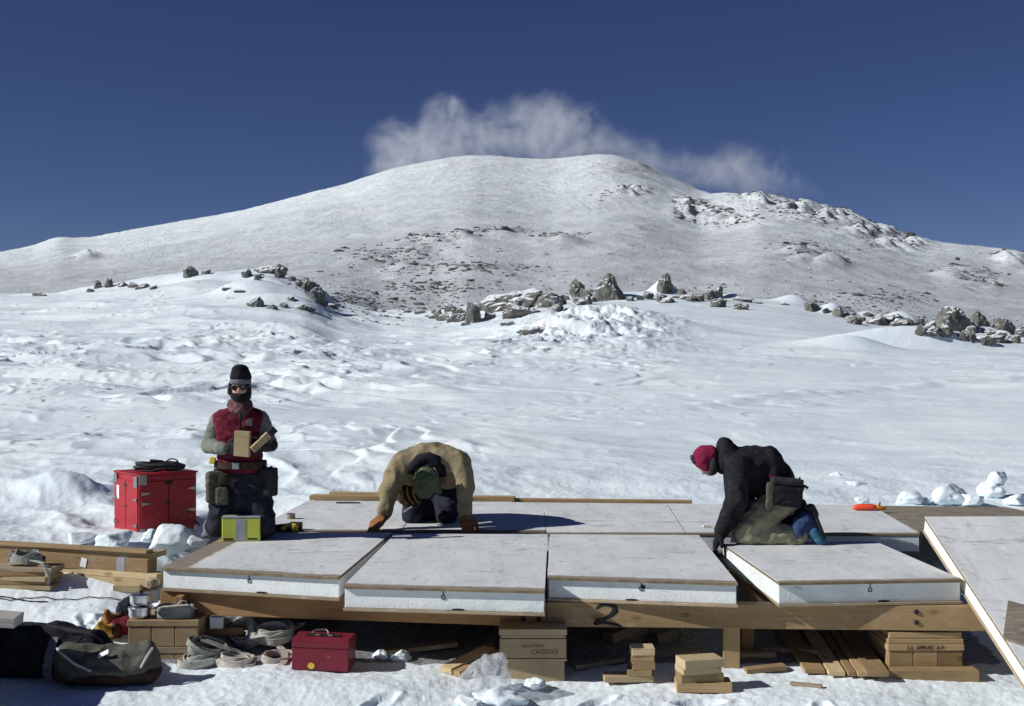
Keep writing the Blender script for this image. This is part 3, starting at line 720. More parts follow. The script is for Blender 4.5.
tc, W, H, D = crate('wooden_crate', 499, 567, 629, 687, 8.03, .40, 'wooden crate with red upside-down writing, beside the plastic bag', [('lower_case', .44, 1, 'crate_tan', .03), ('slat_board', .05, 1, 'crate_tan', .0), ('upper_case', .34, 1, 'crate_tan', .008), ('slat_board', .06, 1, 'crate_tan', .02), ('lid_board', .11, 1, 'crate_tan', .0)], 'crate_tan')
for s, sz, x, z in (('CAGDX5', .042, .07, H * .60), ('AA-U PARA', .028, .0, H * .705)):
    link('red_writing', text_mesh(s, sz), 'red_ink', tc, (x, -D / 2 - .0005 + .003, z), (R(90), 0, 0))
tc, W, H, D = crate('wooden_crate', 888, 964, 632.5, 667, 8.12, .42, 'wooden crate with black stamped marks on a thick base plank', [('block', .46, 3, 'pine', .01), ('slat_board', .2, 1, 'pine', -.004), ('slat_board', .15, 1, 'pine', .004), ('lid_board', .19, 1, 'pine', .02)], 'pine')
link('stamped_writing', text_mesh('L.L  AFFUSS  A.P.', .033), 'leather_dark', tc, (.0, -D / 2 - .0033, H * .56), (R(90), 0, 0))
p = P(928, 680, 8.0); plank('base_plank', .66, .5, .085, (p.x, 8.27, P(0, 666.5, 8.12).z - .0855), (0, 0, R(-2)), 'pine', 'thick plank under the crate with black stamped marks', 'plank')
p = P(732, 668, 8.25); plank('short_post', .29, .07, .105, (p.x + .052, 8.29, .03 + .145), Euler((0, R(-90), 0)), 'pine', 'short wooden post holding up the tan timber', 'post')
plank('short_post', .29, .1, .08, (p.x + .20, 8.62, .04 + .145), Euler((0, R(-90), 0)), 'timber_brown', 'darker post standing just behind the short wooden post', 'post')
# two piles of offcuts
def blocks(px, row, Y, spec, g):
    z = tz((px - 512) / FPX * Y, Y) + .0
    for L, W, H, dx, dy, rz, mat, lab in spec:
        plank('wood_block', L, W, H, ((px - 512) / FPX * Y + dx, Y + dy, z), (0, 0, R(rz)), mat, lab, 'block', g, bev=.002); z += H + .001
blocks(639, 685, 7.99, [(.30, .14, .035, -.07, 0, 3, 'pale_pine', 'longest block at the bottom of the smaller offcut pile'), (.15, .14, .04, .0, 0, -3, 'pine', 'second block up in the smaller offcut pile'), (.14, .14, .045, .02, 0, 2, 'pine', 'third block up in the smaller offcut pile'), (.14, .14, .038, .02, .01, -2, 'timber_tan', 'fourth block up in the smaller offcut pile, wedge-shaped shadow on it'), (.14, .13, .045, .02, .0, 1, 'pale_pine', 'top block of the smaller offcut pile')], 'blocks of the smaller offcut pile')
blocks(703, 689, 7.86, [(.33, .17, .055, 0, 0, -2, 'pine', 'widest block at the bottom of the larger offcut pile'), (.26, .16, .05, -.02, .01, 6, 'pine', 'second block up in the larger offcut pile'), (.24, .16, .035, -.03, .0, 12, 'pale_pine', 'third block up in the larger offcut pile'), (.25, .16, .052, -.02, .0, 14, 'pale_pine', 'top block of the larger offcut pile, pale upper face')], 'blocks of the larger offcut pile')
for px, Y, L, rz, lab in ((668, 8.75, .14, 5, 'dark block in the shade between the two offcut piles'), (672, 8.9, .16, -8, 'dark block standing farther back between the offcut piles'), (627, 8.85, .3, 30, 'dark slanted block behind the smaller offcut pile')):
    x = (px - 512) / FPX * Y; plank('wood_block', L, .12, .09, (x, Y, tz(x, Y) - .01), (0, R(-12), R(rz)), 'old_wood', lab, 'block')
x = (752 - 512) / FPX * 8.5; plank('scrap_plank', .30, .09, .03, (x, 8.5, tz(x, 8.5)), (0, 0, R(4)), 'pale_pine', 'frosty scrap of plank at the foot of the short post', 'plank')
g = gp(806, 686); plank('scrap_plank', .19, .04, .018, (g.x, g.y, g.z - .002), (0, 0, R(-22)), 'old_wood', 'thin stick lying alone on the snow before the fanned planks', 'stick')
for px, Y, L, W, rz, mat, lab in ((598, 8.35, .34, .09, 20, 'old_wood', 'shaded flat board lying behind the smaller offcut pile'), (676, 8.5, .3, .1, -15, 'old_wood', 'shaded flat board between the larger offcut pile and the short post'), (765, 8.2, .26, .08, 8, 'pine', 'half lit scrap board just right of the short post'), (790, 8.55, .4, .1, -30, 'old_wood', 'dark scrap board in the shade beside the fanned planks'), (420, 8.6, .5, .1, 12, 'old_wood', 'dark loose board in the shade behind the red toolbox')):
    x = (px - 512) / FPX * Y; plank('scrap_plank', L, W, .03, (x, Y, tz(x, Y) + .002), (0, R(-4), R(rz)), mat, lab, 'plank')
# planks fanned out from under the platform
FANS = [((815, 676), (776, 640), .125, 'pine', 'leftmost of the fanned planks poking from under the platform'), ((837, 679), (800, 640), .10, 'pale_pine', 'palest of the fanned planks poking from under the platform'), ((852, 680), (812, 640), .045, 'pine', 'narrow third plank of the fan under the platform'), ((862, 681), (822, 640), .05, 'pine', 'narrow fourth plank of the fan under the platform'), ((878, 682), (838, 642), .135, 'timber_tan', 'widest plank of the fan, next to the base plank')]
for k, (a, b_, W, mat, lab) in enumerate(FANS):
    pa = gp(*a); Yb = 9.25 + .02 * k; xb = (b_[0] - 512) / FPX * Yb
    pa.z += .014; pb = Vector((xb, Yb, max(tz(xb, Yb) + .012, .16)))
    between('fanned_plank', pa + Vector((0, 0, .004 * k)), pb, W, .028, mat, lab, 'plank', 'planks fanned out under the platform', bev=.002)

# ------------------------------------------------------------------ red toolbox
g = gp(321, 672); W, D, H = .36, .24, .195
t = thing('toolbox', (g.x, g.y + D / 2, g.z + .005), 'small red metal toolbox with a yellow sticker, below the front boards', 'toolbox', rot=(0, R(1.5), R(-4)))
bm = bmesh.new(); box(bm, (0, 0, H * .36), (W, D, H * .72), None, .006); link('box_body', bm, 'toolbox_red', t)
bm = bmesh.new()
for k in range(1):
    pr = [(-D / 2 - .003, 0), (D / 2 + .003, 0), (D / 2 + .003, H * .2), (D * .36, H * .3), (-D * .36, H * .3), (-D / 2 - .003, H * .2)]
    va = [bm.verts.new((-W / 2 - .003, y, H * .722 + z)) for y, z in pr]; vb = [bm.verts.new((W / 2 + .003, y, H * .722 + z)) for y, z in pr]
    bm.faces.new(va[::-1]); bm.faces.new(vb)
    for i in range(6): bm.faces.new((va[i], va[(i + 1) % 6], vb[(i + 1) % 6], vb[i]))
    bmesh.ops.recalc_face_normals(bm, faces=bm.faces[:]); bmesh.ops.bevel(bm, geom=bm.edges[:], offset=.004, segments=2, affect='EDGES')
ld_ = link('lid', bm, 'toolbox_red', t)
bm = bmesh.new(); box(bm, (0, -.02, H * 1.024 + .004), (.22, .05, .006), None, .002); link('handle_plate', bm, 'black_metal', ld_)
bm = bmesh.new(); tube(bm, [(-.08, .0, H * 1.03), (-.078, .02, H * 1.03 + .014), (-.06, .04, H * 1.03 + .02), (.0, .045, H * 1.03 + .022), (.02, .02, H * 1.03 + .014), (.025, 0, H * 1.03)], .006, 8); link('handle', bm, 'steel', ld_)
for x in (-.02, .06):
    bm = bmesh.new(); box(bm, (x - .01, -.045, H * 1.03 + .007), (.03, .014, .012), None, .003); link('latch', bm, 'steel', ld_)
bm = bmesh.new(); lathe(bm, [(.02, 0), (.02, .002)], (0, 0, 0), 18)
for v in bm.verts: v.co = Vector((v.co.x * 1.1 - .055, -D / 2 - .0005 - v.co.z, v.co.y + .03))
bmesh.ops.recalc_face_normals(bm, faces=bm.faces[:]); link('sticker', bm, 'yellow_paint', t)

# ------------------------------------------------------------------ webbing straps
def coil(px, row, label, rx, ry, turns, band, mat, tilt=(0, 0), rz=0.0, dz=0.0, seed=1, tail=True, dy=0):
    g = gp(px, row); g.z += dz; g.y += dy
    rn = random.Random(seed); t = thing('strap_coil', g, label, 'strap', 'grey webbing straps heaped by the crate', (R(tilt[0]), R(tilt[1]), R(rz)))
    bm = bmesh.new(); pts = []; N = 40
    ph = rn.uniform(0, 6)
    for i in range(int(turns * N)):
        a = 2 * math.pi * i / N + ph; k = 1 - .10 * i / N + .03 * math.sin(i / N * 4 + seed)
        wob = 1 + .12 * math.sin(2 * a * .97 + seed) + .07 * math.sin(3.3 * a + seed * 2)
        pts.append(Vector((rx * k * wob * math.cos(a), ry * k * wob * math.sin(a), band * .35 + .016 * math.sin(a * 1.27 + seed) + .007 * (i / N) * (1 if seed % 2 else -.6))))
    tube(bm, pts, .01, 4, flat=(.0035, band / 2))
    link('webbing_band', bm, mat, t)
    if tail:
        b2 = bmesh.new(); a0 = pts[0]; d = Vector((a0.x, a0.y, 0)).normalized()
        tp = [a0, a0 + d * .05 + Vector((0, 0, .03)), a0 - d * .04 + Vector((.03, -.03, band * .75)), a0 - d * .16 + Vector((.06, -.02, band * .6)), a0 - d * .26 + Vector((.05, .02, band * .3))]
        sm = []
        for i in range(len(tp) - 1):
            for s in range(5): sm.append(tp[i].lerp(tp[i + 1], s / 5))
        tube(b2, sm, .01, 4, flat=(.022, .003)); link('loose_end', b2, mat, t)
        b3 = bmesh.new(); box(b3, tp[-1], (.05, .03, .02), (0, .3, rn.uniform(0, 3)), .004); link('buckle', b3, 'steel', t)
    return t
coil(200, 664, 'grey strap coil at the outer end of the heap, nearest the duffel bag', .135, .10, 5, .042, 'webbing', (10, -6), 10, 0, 1)
coil(208, 662, 'loose dark strap coil lying on the outermost coil', .14, .10, 4, .045, 'webbing_dark', (22, 12), 30, .085, 2)
coil(236, 665, 'pinkish grey flat strap coil at the front of the heap', .145, .085, 5, .04, 'webbing_pink', (10, 3), -5, 0, 3)
coil(243, 652, 'round grey strap coil standing tallest at the back of the heap', .11, .10, 4, .05, 'webbing', (40, -14), 0, .09, 4, dy=.12)
coil(272, 652, 'long pale strap coil behind the toolbox corner', .15, .09, 4, .045, 'webbing', (14, -6), 8, .085, 5, dy=.1)
coil(275, 663, 'pinkish strap coil tucked against the toolbox', .12, .085, 4, .035, 'webbing_pink', (12, 6), 20, .01, 6, dy=.06)
coil(221, 650, 'pale strap coil half hidden behind the dark loose coil', .12, .08, 3, .045, 'webbing', (10, 16), 0, .05, 7, dy=.2, tail=False)
x, Y = (217 - 512) / FPX * 8.62, 8.62
plank('white_block', .085, .05, .075, (x, Y, P(0, 628, Y).z), (0, 0, R(3)), 'white_card', 'small white block lodged under the brown timber above the straps', 'block')
plank('wedge_board', .3, .05, .05, (x + .02, Y + .04, P(0, 628, Y).z - .051), (0, 0, R(2)), 'timber_brown', 'dark wedge board beneath the small white block', 'board')

# ------------------------------------------------------------------ pots and roll on the block crate
cz = P(0, 620, 8.42).z
def pot(px, Y, z, r, h, label, lid):
    x = (px - 512) / FPX * Y; t = thing('cooking_pot', (x, Y, z), label, 'pot')
    bm = bmesh.new(); lathe(bm, [(r * .82, 0), (r * .95, .008), (r, .02), (r, h * .86), (r * 1.06, h * .9), (r * 1.06, h), (r * .9, h)], (0, 0, 0), 28); link('pot_body', bm, 'aluminium', t, smooth=False)
    bm = bmesh.new(); lathe(bm, [(r * 1.04, h + .001), (r * 1.04, h + .008), (r * .85, h + .014), (r * .3, h + .018)], (0, 0, 0), 28); l_ = link('lid', bm, 'aluminium', t)
    if lid:
        bm = bmesh.new(); hull(bm, [((0, 0, h + .028), (.014, .014, .008)), ((0, 0, h + .02), .008)]); link('lid_knob', bm, 'black_metal', l_)
    return h + .022
hh = pot(140, 8.5, cz, .072, .062, 'lower aluminium pot standing on the brown block crate', False)
pot(141, 8.5, cz + hh + .001, .070, .058, 'upper aluminium pot stacked on the lower pot', True)
x = (174 - 512) / FPX * 8.5
t = thing('strap_roll', (x, 8.5, cz), 'dark grey rolled webbing beside the aluminium pots', 'strap')
bm = bmesh.new(); pts = []
for i in range(130):
    a = i / 40 * 2 * math.pi; k = 1 - .09 * i / 40; pts.append((.125 * k * math.cos(a), .075 * k * math.sin(a), .04 + .008 * math.sin(a * 1.7)))
tube(bm, pts, .01, 4, flat=(.004, .036)); link('webbing_band', bm, 'webbing_dark', t)
bm = bmesh.new(); tube(bm, [(-.12, -.07, .05), (-.06, -.085, .085), (.03, -.07, .09), (.1, -.02, .085), (.13, .03, .05)], .01, 4, flat=(.018, .003)); link('loose_end', bm, 'webbing', t)
bm = bmesh.new(); tube(bm, [(.02, -.02, .08), (.05, 0, .11), (.08, .01, .1)], .006, 6); link('buckle', bm, 'steel', t)
for px, py, lab, r_ in ((153, 592, 'rounded tan stone sitting on the brown timber end by the pots', (.05, .05, .06)),):
    v = P(px, py, 8.72); lump('small_stone', (v.x, v.y, ZT0 - .155 + .002), (.1, .08, .07), 31, 'old_wood', .2, 7, 3, lab, 'stone', sink=.05)
g = ground(128, 591, 8, 12); plank('wood_block', .2, .1, .055, g + Vector((0, 0, -.005)), (0, 0, R(2)), 'pale_pine', 'pale block alone on the snow behind the aluminium pots', 'block')

# ------------------------------------------------------------------ bags
g = gp(98, 690); 
t = thing('duffel_bag', (g.x, g.y + .2, g.z), 'sagging olive duffel bag with a small white tag', 'bag'); t.scale = (.93, .95, 1)
bm = bmesh.new(); hull(bm, [((-.29, 0, .13), (.06, .13, .10)), ((-.20, 0, .09), (.10, .19, .09)), ((.20, 0, .09), (.12, .18, .09)), ((.28, 0, .12), (.06, .12, .10))]); hull(bm, [((-.28, -.02, .2), (.045, .10, .045)), ((-.1, 0, .17), (.06, .12, .05))]); hull(bm, [((.27, 0, .2), (.045, .10, .045)), ((.12, 0, .17), (.06, .12, .05))]); hull(bm, [((-.1, -.02, .16), (.08, .12, .05)), ((.12, -.02, .16), (.08, .12, .05))])
link('bag_body', remesh(bm, .013, 5, .016, 6.5, 3, (1, 1, 1.6)), 'duffel', t, smooth=True)
bm = bmesh.new(); hull(bm, [((-.27, .0, .065), (.09, .165, .07)), ((.26, .0, .065), (.09, .165, .07)), ((0, -.02, .06), (.2, .185, .062))]); link('base_panel', remesh(bm, .014, 4, .012, 7, 8), 'leather_dark', t, smooth=True)
bm = bmesh.new()
for s in (-1, 1):
    bm = bmesh.new(); tube(bm, [(s * .31, -.08, .22), (s * .25, -.15, .2), (s * .16, -.185, .15), (s * .05, -.2, .11)] if s < 0 else [(.31, -.06, .22), (.29, -.13, .18), (.26, -.16, .12)], .009, 6); link('piping', bm, 'webbing', t)
bm = bmesh.new(); box(bm, (.01, -.135, .2), (.075, .004, .035), (R(-52), R(-25), 0), .0015); link('name_tag', bm, 'white_card', t)
bm = bmesh.new(); tube(bm, [(-.22, .02, .23), (-.18, .02, .27), (-.1, .02, .28), (-.05, .02, .25), (-.03, .02, .21)], .008, 6); link('carry_handle', bm, 'black_bag', t)
g = gp(32, 690)
t = thing('equipment_bag', (g.x - .08, g.y + .32, g.z), 'large black equipment bag with buckled straps, behind the duffel', 'bag')
bm = bmesh.new(); hull(bm, [((-.5, 0, .12), (.09, .2, .12)), ((.40, -.02, .12), (.09, .18, .12)), ((.36, .0, .24), (.06, .13, .05)), ((-.5, 0, .26), (.08, .14, .05))]); hull(bm, [((-.25, 0, .27), (.2, .13, .05)), ((.16, 0, .29), (.09, .12, .045))])
link('bag_body', remesh(bm, .015, 4, .016, 5, 12, (1, 1, 1.5)), 'black_bag', t, smooth=True)
bm = bmesh.new(); hull(bm, [((-.2, -.02, .295), (.12, .08, .02)), ((.14, -.02, .33), (.05, .05, .02)), ((.33, -.02, .275), (.03, .035, .018))]); link('top_flap', remesh(bm, .012, 3, .01, 8, 5), 'black_bag', t, smooth=True)
bm = bmesh.new(); tube(bm, [(.08, -.06, .33), (.25, -.08, .30), (.37, -.085, .285)], [.019, .022, .024], 12); link('tube_handle', bm, 'rubber', t)
for x in (-.21, .14):
    bm = bmesh.new(); tube(bm, [(x, -.21, .03), (x, -.225, .1), (x + .005, -.212, .18), (x + .01, -.16, .25), (x, -.05, .31)], .01, 4, flat=(.026, .003)); st = link('strap', bm, 'grey_cloth' if x > 0 else 'black_bag', t)
    bm = bmesh.new(); k = .028; tube(bm, [(x - k, -.232, .1 - k), (x + k, -.232, .1 - k), (x + k, -.232, .1 + k), (x - k, -.232, .1 + k)], .004, 6, closed=True); link('buckle', bm, 'steel', st)
# clothing left on the snow between bag and crate
g = gp(113, 662, 7, 9.5); Yg = 8.75
def heap(name, px, row, size, mat, seed, label, cat, Y=Yg, thumb=True):
    x = (px - 512) / FPX * Y; t = thing(name, (x, Y, tz(x, Y)), label, cat); a, b_, c_ = size
    bm = bmesh.new(); hull(bm, [((-a * .3, 0, c_ * .4), (a * .25, b_ * .4, c_ * .4)), ((a * .25, 0, c_ * .55), (a * .25, b_ * .4, c_ * .42))])
    if thumb: hull(bm, [((0, -b_ * .2, c_ * .6), .03), ((-a * .1, -b_ * .5, c_ * 1.05), .022)])
    link('glove_hand' if thumb else 'cloth_body', remesh(bm, .009, 3, .009, 16, seed), mat, t, smooth=True)
    bm = bmesh.new(); hull(bm, [((a * .42, .0, c_ * .6), (.03, b_ * .42, c_ * .42))]); link('cuff' if thumb else 'fold', remesh(bm, .009, 2, .005, 18, seed), mat if not thumb else 'leather_dark', t, smooth=True)
heap('work_glove', 105, 652, (.17, .13, .11), 'mitten_yellow', 2, 'mustard yellow work glove on the snow behind the duffel bag', 'glove')
heap('work_mitten', 112, 648, (.15, .12, .15), 'leather_brown', 4, 'rust brown mitten propped behind the mustard glove', 'mitten', Yg + .12)
heap('red_cloth', 122, 650, (.15, .13, .15), 'vest_red', 6, 'crumpled bright red cloth beside the brown block crate', 'cloth', Yg + .06, False)
heap('dark_cloth', 126, 645, (.12, .12, .25), 'navy_cloth', 8, 'dark blue cloth behind the crumpled red cloth', 'cloth', Yg + .22, False)
# crate outside the picture whose plank reaches in; it shades the corner
t = thing('supply_crate', (-3.62, 7.55, 0), 'grey supply crate standing beyond the black equipment bag', 'crate')
bm = bmesh.new(); box(bm, (0, 0, .27), (.75, 1.0, .54), None, .006); link('crate_body', bm, 'grey_wood', t)
for z in (.06, .48):
    bm = bmesh.new(); box(bm, (0, 0, z), (.79, 1.04, .07), None, .005); link('batten', bm, 'old_wood', t)
between('grey_plank', (-4.0, 7.62, .5415), (-2.93, 7.72, .44), .2, .06, 'grey_wood', 'thick grey plank end reaching in above the black bag', 'plank')

# ------------------------------------------------------------------ plastic bag and offcuts
g = gp(486, 702, 6.5, 9.5)
t = thing('plastic_bag', (g.x, g.y + .10, g.z), 'crumpled clear plastic bag on the snow by the wooden crate', 'bag')
bm = bmesh.new(); hull(bm, [((-.06, 0, .05), (.13, .1, .06)), ((.06, 0, .06), (.08, .1, .06)), ((.06, .02, .2), (.05, .06, .06)), ((-.02, .02, .16), (.07, .06, .05))])
link('plastic_film', remesh(bm, .010, 1, .028, 11, 5), 'clear_plastic', t, smooth=True)
for k, (pa, pb, wv, mat, lab) in enumerate((((446, 674), (489, 652), .10, 'pale_pine', 'pale offcut leaning out of the shade beside the plastic bag'), ((455, 677), (497, 655), .09, 'pine', 'darker offcut lying on the pale one beside the plastic bag'), ((462, 668), (492, 648), .08, 'old_wood', 'shaded offcut behind the pair by the plastic bag'))):
    a = gp(*pa); Yb = a.y + .28; b_ = P(pb[0], pb[1], Yb); between('wood_offcut', a + Vector((0, 0, .005)), b_, wv, .035, mat, lab, 'offcut', bev=.002)

# ------------------------------------------------------------------ lumber at the edge of the platform
def lum(pa, pb, za, zb, W, H, mat, label, over=0.0, dy=0.0, cat='plank', group='boards of the long lumber pile', name='lumber_board'):
    a, b_ = G(*pa, za), G(*pb, zb); return between(name, a + (a - b_) * over + Vector((0, dy, 0)), b_ + Vector((0, dy, 0)), W, H, mat, label, cat, group)
ga = ground(60, 579, 8, 12); gb = ground(159, 583, 8, 12)
zb0 = min(tz(ga.x, ga.y), tz(gb.x, gb.y)) - .01
pa = Vector((-4.4, 10.35, .33)); pb = Vector((-2.66, 9.78, .30))
def pile(off_a, off_b, dy, dz, W, H, mat, lab):
    between('lumber_board', pa + Vector((off_a, dy, dz)), pb + Vector((off_b, dy, dz)), W, H, mat, lab, 'plank', 'boards of the long lumber pile')
pile(0, .0, -.02, 0, .16, .05, 'pale_pine', 'pale bottom board of the long lumber pile')
pile(0, .03, .10, .0, .12, .045, 'pine', 'inner bottom board of the long lumber pile')
pile(0, .03, -.01, .051, .14, .045, 'pale_pine', 'second pale board up in the long lumber pile')
pile(-.5, -.06, .05, .097, .14, .10, 'timber_tan', 'deep brown timber wrapped with grey tape in the lumber pile')
pile(-.6, -.02, .12, .198, .2, .04, 'pale_pine', 'long pale board on top of the lumber pile')
pile(-.6, -.08, .05, .239, .1, .022, 'pine', 'narrow pine board lying on the top board of the lumber pile')
dv = (pb - pa).normalized(); yaw = math.atan2(dv.y, dv.x)
ta, tb_ = pa + Vector((-.5, .05, .097)), pb + Vector((-.06, .05, .097)); dv = (tb_ - ta).normalized(); yaw = math.atan2(dv.y, dv.x); fr_ = Vector((dv.y, -dv.x, 0)).normalized()
q = ta.lerp(tb_, .90)
bm = bmesh.new(); box(bm, (0, 0, .05), (.07, .145, .104), None, .002); tag(link('tape_band', bm, 'grey_tape', None, q, (0, -math.asin(dv.z), yaw)), 'band of grey tape around the deep brown timber', 'tape')
q = ta.lerp(tb_, .76) + fr_ * .073 + Vector((0, 0, .02)); bm = bmesh.new(); box(bm, (0, 0, .03), (.05, .004, .07), (0, R(12), 0), .001); tag(link('paper_tag', bm, 'white_card', None, q, (0, 0, yaw)), 'small white paper tag on the deep brown timber', 'tag')
g = ground(28, 590, 8, 12); rn = random.Random(5); z = 0
for k, (L, W, H, dx, rz, mat, lab) in enumerate(((.62, .3, .03, 0, -6, 'pale_pine', 'bottom board of the short strapped stack'), (.58, .28, .028, -.03, -2, 'pine', 'second board up in the short strapped stack'), (.66, .27, .03, -.05, -9, 'pale_pine', 'third board up in the short strapped stack'), (.6, .26, .028, -.02, 3, 'timber_tan', 'fourth board up in the short strapped stack'), (.55, .24, .03, .02, -4, 'old_wood', 'top board of the short strapped stack'))):
    plank('short_board', L, W, H, (g.x - .12 + dx, g.y + .16, g.z + z), (0, 0, R(rz)), mat, lab, 'board', 'boards of the short strapped stack'); z += H + .002
t = thing('strap_bundle', (g.x - .02, g.y + .16, g.z + z), 'frayed grey strap bundle tied over the short stack of boards', 'strap')
bm = bmesh.new(); pts = [(.14 * math.cos(i * .33) * (1 - i * .008) - .05, .07 * math.sin(i * .33), .028 + .0012 * i + .012 * math.sin(i * 1.1)) for i in range(48)]; tube(bm, pts, .01, 4, flat=(.004, .024)); link('webbing_band', bm, 'webbing_dark', t)
bm = bmesh.new(); tube(bm, [(.0, -.05, .05), (.12, -.10, .03), (.155, -.135, -.01), (.16, -.145, -.09), (.162, -.147, -.15)], .01, 4, flat=(.018, .0025)); link('tie_strap', bm, 'webbing', t)
bm = bmesh.new(); box(bm, (-.16, -.02, .07), (.03, .03, .09), (0, .3, .2), .006); link('ratchet', bm, 'steel', t)
bm = bmesh.new(); pts = []
for i in range(60):
    px = -60 + i * 3.15; row = 599.5 + 1.2 * math.sin(i * .35) + .6 * math.sin(i * .9); g = ground(px, row, 8, 11.5); pts.append(g + Vector((0, 0, .008)))
tag(link('ground_rope', tube(bm, pts, .0035, 6), 'charcoal_cloth'), 'thin dark rope lying across the snow toward the aluminium pots', 'rope')
bm = bmesh.new(); pts = []
for i in range(22):
    px = -30 + i * 3.7; row = 594.5 + i * .42 + .8 * math.sin(i * .5); g = ground(px, row, 8, 11.5); pts.append(g + Vector((0, 0, .006)))
tag(link('ground_rope', tube(bm, pts, .0045, 6), 'charcoal_cloth'), 'shorter dark rope end slanting over the snow near the strapped stack', 'rope')

# ------------------------------------------------------------------ red crate with cable
YR = 11.35; rzr = R(-21)
cF = P(139, 537, YR)                                     # the near lower corner
W1, W2, H = .545, .52, .56                                # long door side, short side
t = thing('equipment_crate', cF - Vector((0, 0, .03)), 'big red equipment crate with metal hinges, beside the person in the red vest', 'crate', rot=(0, 0, R(40)))
# local: near corner at the origin, long side along +x, short side along the other way
du = Vector((math.cos(R(112)), math.sin(R(112)), 0))
cr = [Vector((0, 0, 0)), Vector((W1, 0, 0)), Vector((W1, W2, 0)), Vector((0, W2, 0))]
bm = bmesh.new(); box(bm, (W1 / 2, W2 / 2, H / 2), (W1, W2, H), None, .008); link('crate_body', bm, 'red_paint', t)
bm = bmesh.new(); box(bm, (W1 / 2, W2 / 2, H + .008), (W1 + .02, W2 + .02, .016), None, .004); link('lid', bm, 'red_paint', t)
for nm, bx, sz in (('door', (W1 * .25 + .004, -.004, H * .47), (W1 * .46, .012, H * .86)), ('door', (W1 * .75 - .004, -.004, H * .47), (W1 * .46, .012, H * .86)), ('side_door', (-.004, W2 * .26, H * .47), (.012, W2 * .46, H * .88)), ('side_door', (-.004, W2 * .74, H * .47), (.012, W2 * .46, H * .88))):
    bm = bmesh.new(); box(bm, bx, sz, None, .003); link(nm, bm, 'red_paint', t)
def hinge(c, axis):
    bm = bmesh.new()
    if axis == 'x': vs_ = [(c[0], -.013, c[2] - .016), (c[0] + c[3] * .075, -.013, c[2] - .004), (c[0] + c[3] * .075, -.013, c[2] + .004), (c[0], -.013, c[2] + .016)]; d = Vector((0, -.006, 0))
    else: vs_ = [(-.013, c[0], c[2] - .016), (-.013, c[0] + c[3] * .075, c[2] - .004), (-.013, c[0] + c[3] * .075, c[2] + .004), (-.013, c[0], c[2] + .016)]; d = Vector((-.006, 0, 0))
    a = [bm.verts.new(v) for v in vs_]; b2 = [bm.verts.new(Vector(v) + d) for v in vs_]
    bm.faces.new(a); bm.faces.new(b2[::-1])
    for i in range(4): bm.faces.new((a[i], b2[i], b2[(i + 1) % 4], a[(i + 1) % 4]))
    bmesh.ops.recalc_face_normals(bm, faces=bm.faces[:]); link('hinge', bm, 'steel', t)
for z in (H * .72, H * .56): hinge((.02, 0, z, 1), 'x')
for z in (H * .76, H * .42): hinge((W1 - .02, 0, z, -1), 'x')
for z in (H * .62, H * .22): hinge((.02, 0, z, 1), 'y'); hinge((W2 - .02, 0, z, -1), 'y')
for bx, sz in (((.03, -.011, H * .94), (.07, .01, .09)), ((.03, -.011, .06), (.05, .01, .08)), ((-.011, .05, H * .90), (.01, .07, .10)), ((-.011, W2 - .045, H * .92), (.01, .07, .08)), ((W1 - .02, -.011, .06), (.03, .01, .06))):
    bm = bmesh.new(); box(bm, bx, sz, None, .003); link('corner_plate', bm, 'steel', t)
bm = bmesh.new(); box(bm, (-.011, W2 - .1, H * .7), (.006, .05, .12), None, .002); link('white_label', bm, 'white_card', t)
for bx, sz in (((W1 * .5, -.011, H * .87), (.07, .006, .03)), ((W1 * .5, -.011, H * .55), (.05, .008, .012)), ((-.011, W2 * .5, H * .5), (.008, .05, .012)), ((-.011, W2 * .5, H * .83), (.006, .05, .03))):
    bm = bmesh.new(); box(bm, bx, sz, None, .002); link('latch', bm, 'black_metal', t)
tw = t.matrix_basis if False else Matrix.Translation(t.location) @ Euler(t.rotation_euler).to_matrix().to_4x4()
ct = tw @ Vector((W1 * .48, W2 * .3, H + .017))
cb = thing('cable_coil', ct, 'black cable coil heaped on top of the red crate', 'cable')
bm = bmesh.new(); rn = random.Random(4)
pts = []
for i in range(360):
    a = i * .21; k = 1 + .14 * math.sin(i * .31) + .08 * math.sin(i * .77); pts.append((.19 * k * math.cos(a), .085 * k * math.sin(a), .018 + .052 * (i / 360) + .012 * math.sin(i * .53)))
tube(bm, pts, .0095, 6); link('cable_loops', bm, 'rubber', cb, smooth=True)
bm = bmesh.new(); tube(bm, [(.11 + .055 * math.cos(a), .02, .07 + .04 * math.sin(a)) for a in [k * .3 for k in range(11)]], .006, 6); link('raised_loop', bm, 'rubber', cb)
bm = bmesh.new(); box(bm, (-.02, -.02, .09), (.12, .05, .03), (0, .1, .2), .01); link('plug', bm, 'black_metal', cb)
bm = bmesh.new(); e0 = tw @ Vector((W1 + .005, .02, .12)); e1 = P(222, 521, 10.25)
pts = [e0, e0.lerp(e1, .25) + Vector((0, 0, -.05)), e0.lerp(e1, .5) + Vector((0, 0, -.05)), e0.lerp(e1, .75) + Vector((0, 0, -.01)), e1, P(245, 517, 10.22), P(262, 524, 10.2), P(272, 533, 10.1) * 1]
pts[-1].z = ZT0 + .012
sm = []
for i in range(len(pts) - 1):
    for s in range(6):
        t_ = s / 6; p0 = pts[max(i - 1, 0)]; p1 = pts[i]; p2 = pts[i + 1]; p3 = pts[min(i + 2, len(pts) - 1)]
        sm.append(.5 * ((2 * p1) + (p2 - p0) * t_ + (2 * p0 - 5 * p1 + 4 * p2 - p3) * t_ ** 2 + (3 * p1 - p0 - 3 * p2 + p3) * t_ ** 3))
tag(link('extension_cable', tube(bm, sm, .008, 6), 'rubber', smooth=True), 'black cord running from the red crate behind the person in the vest', 'cord')
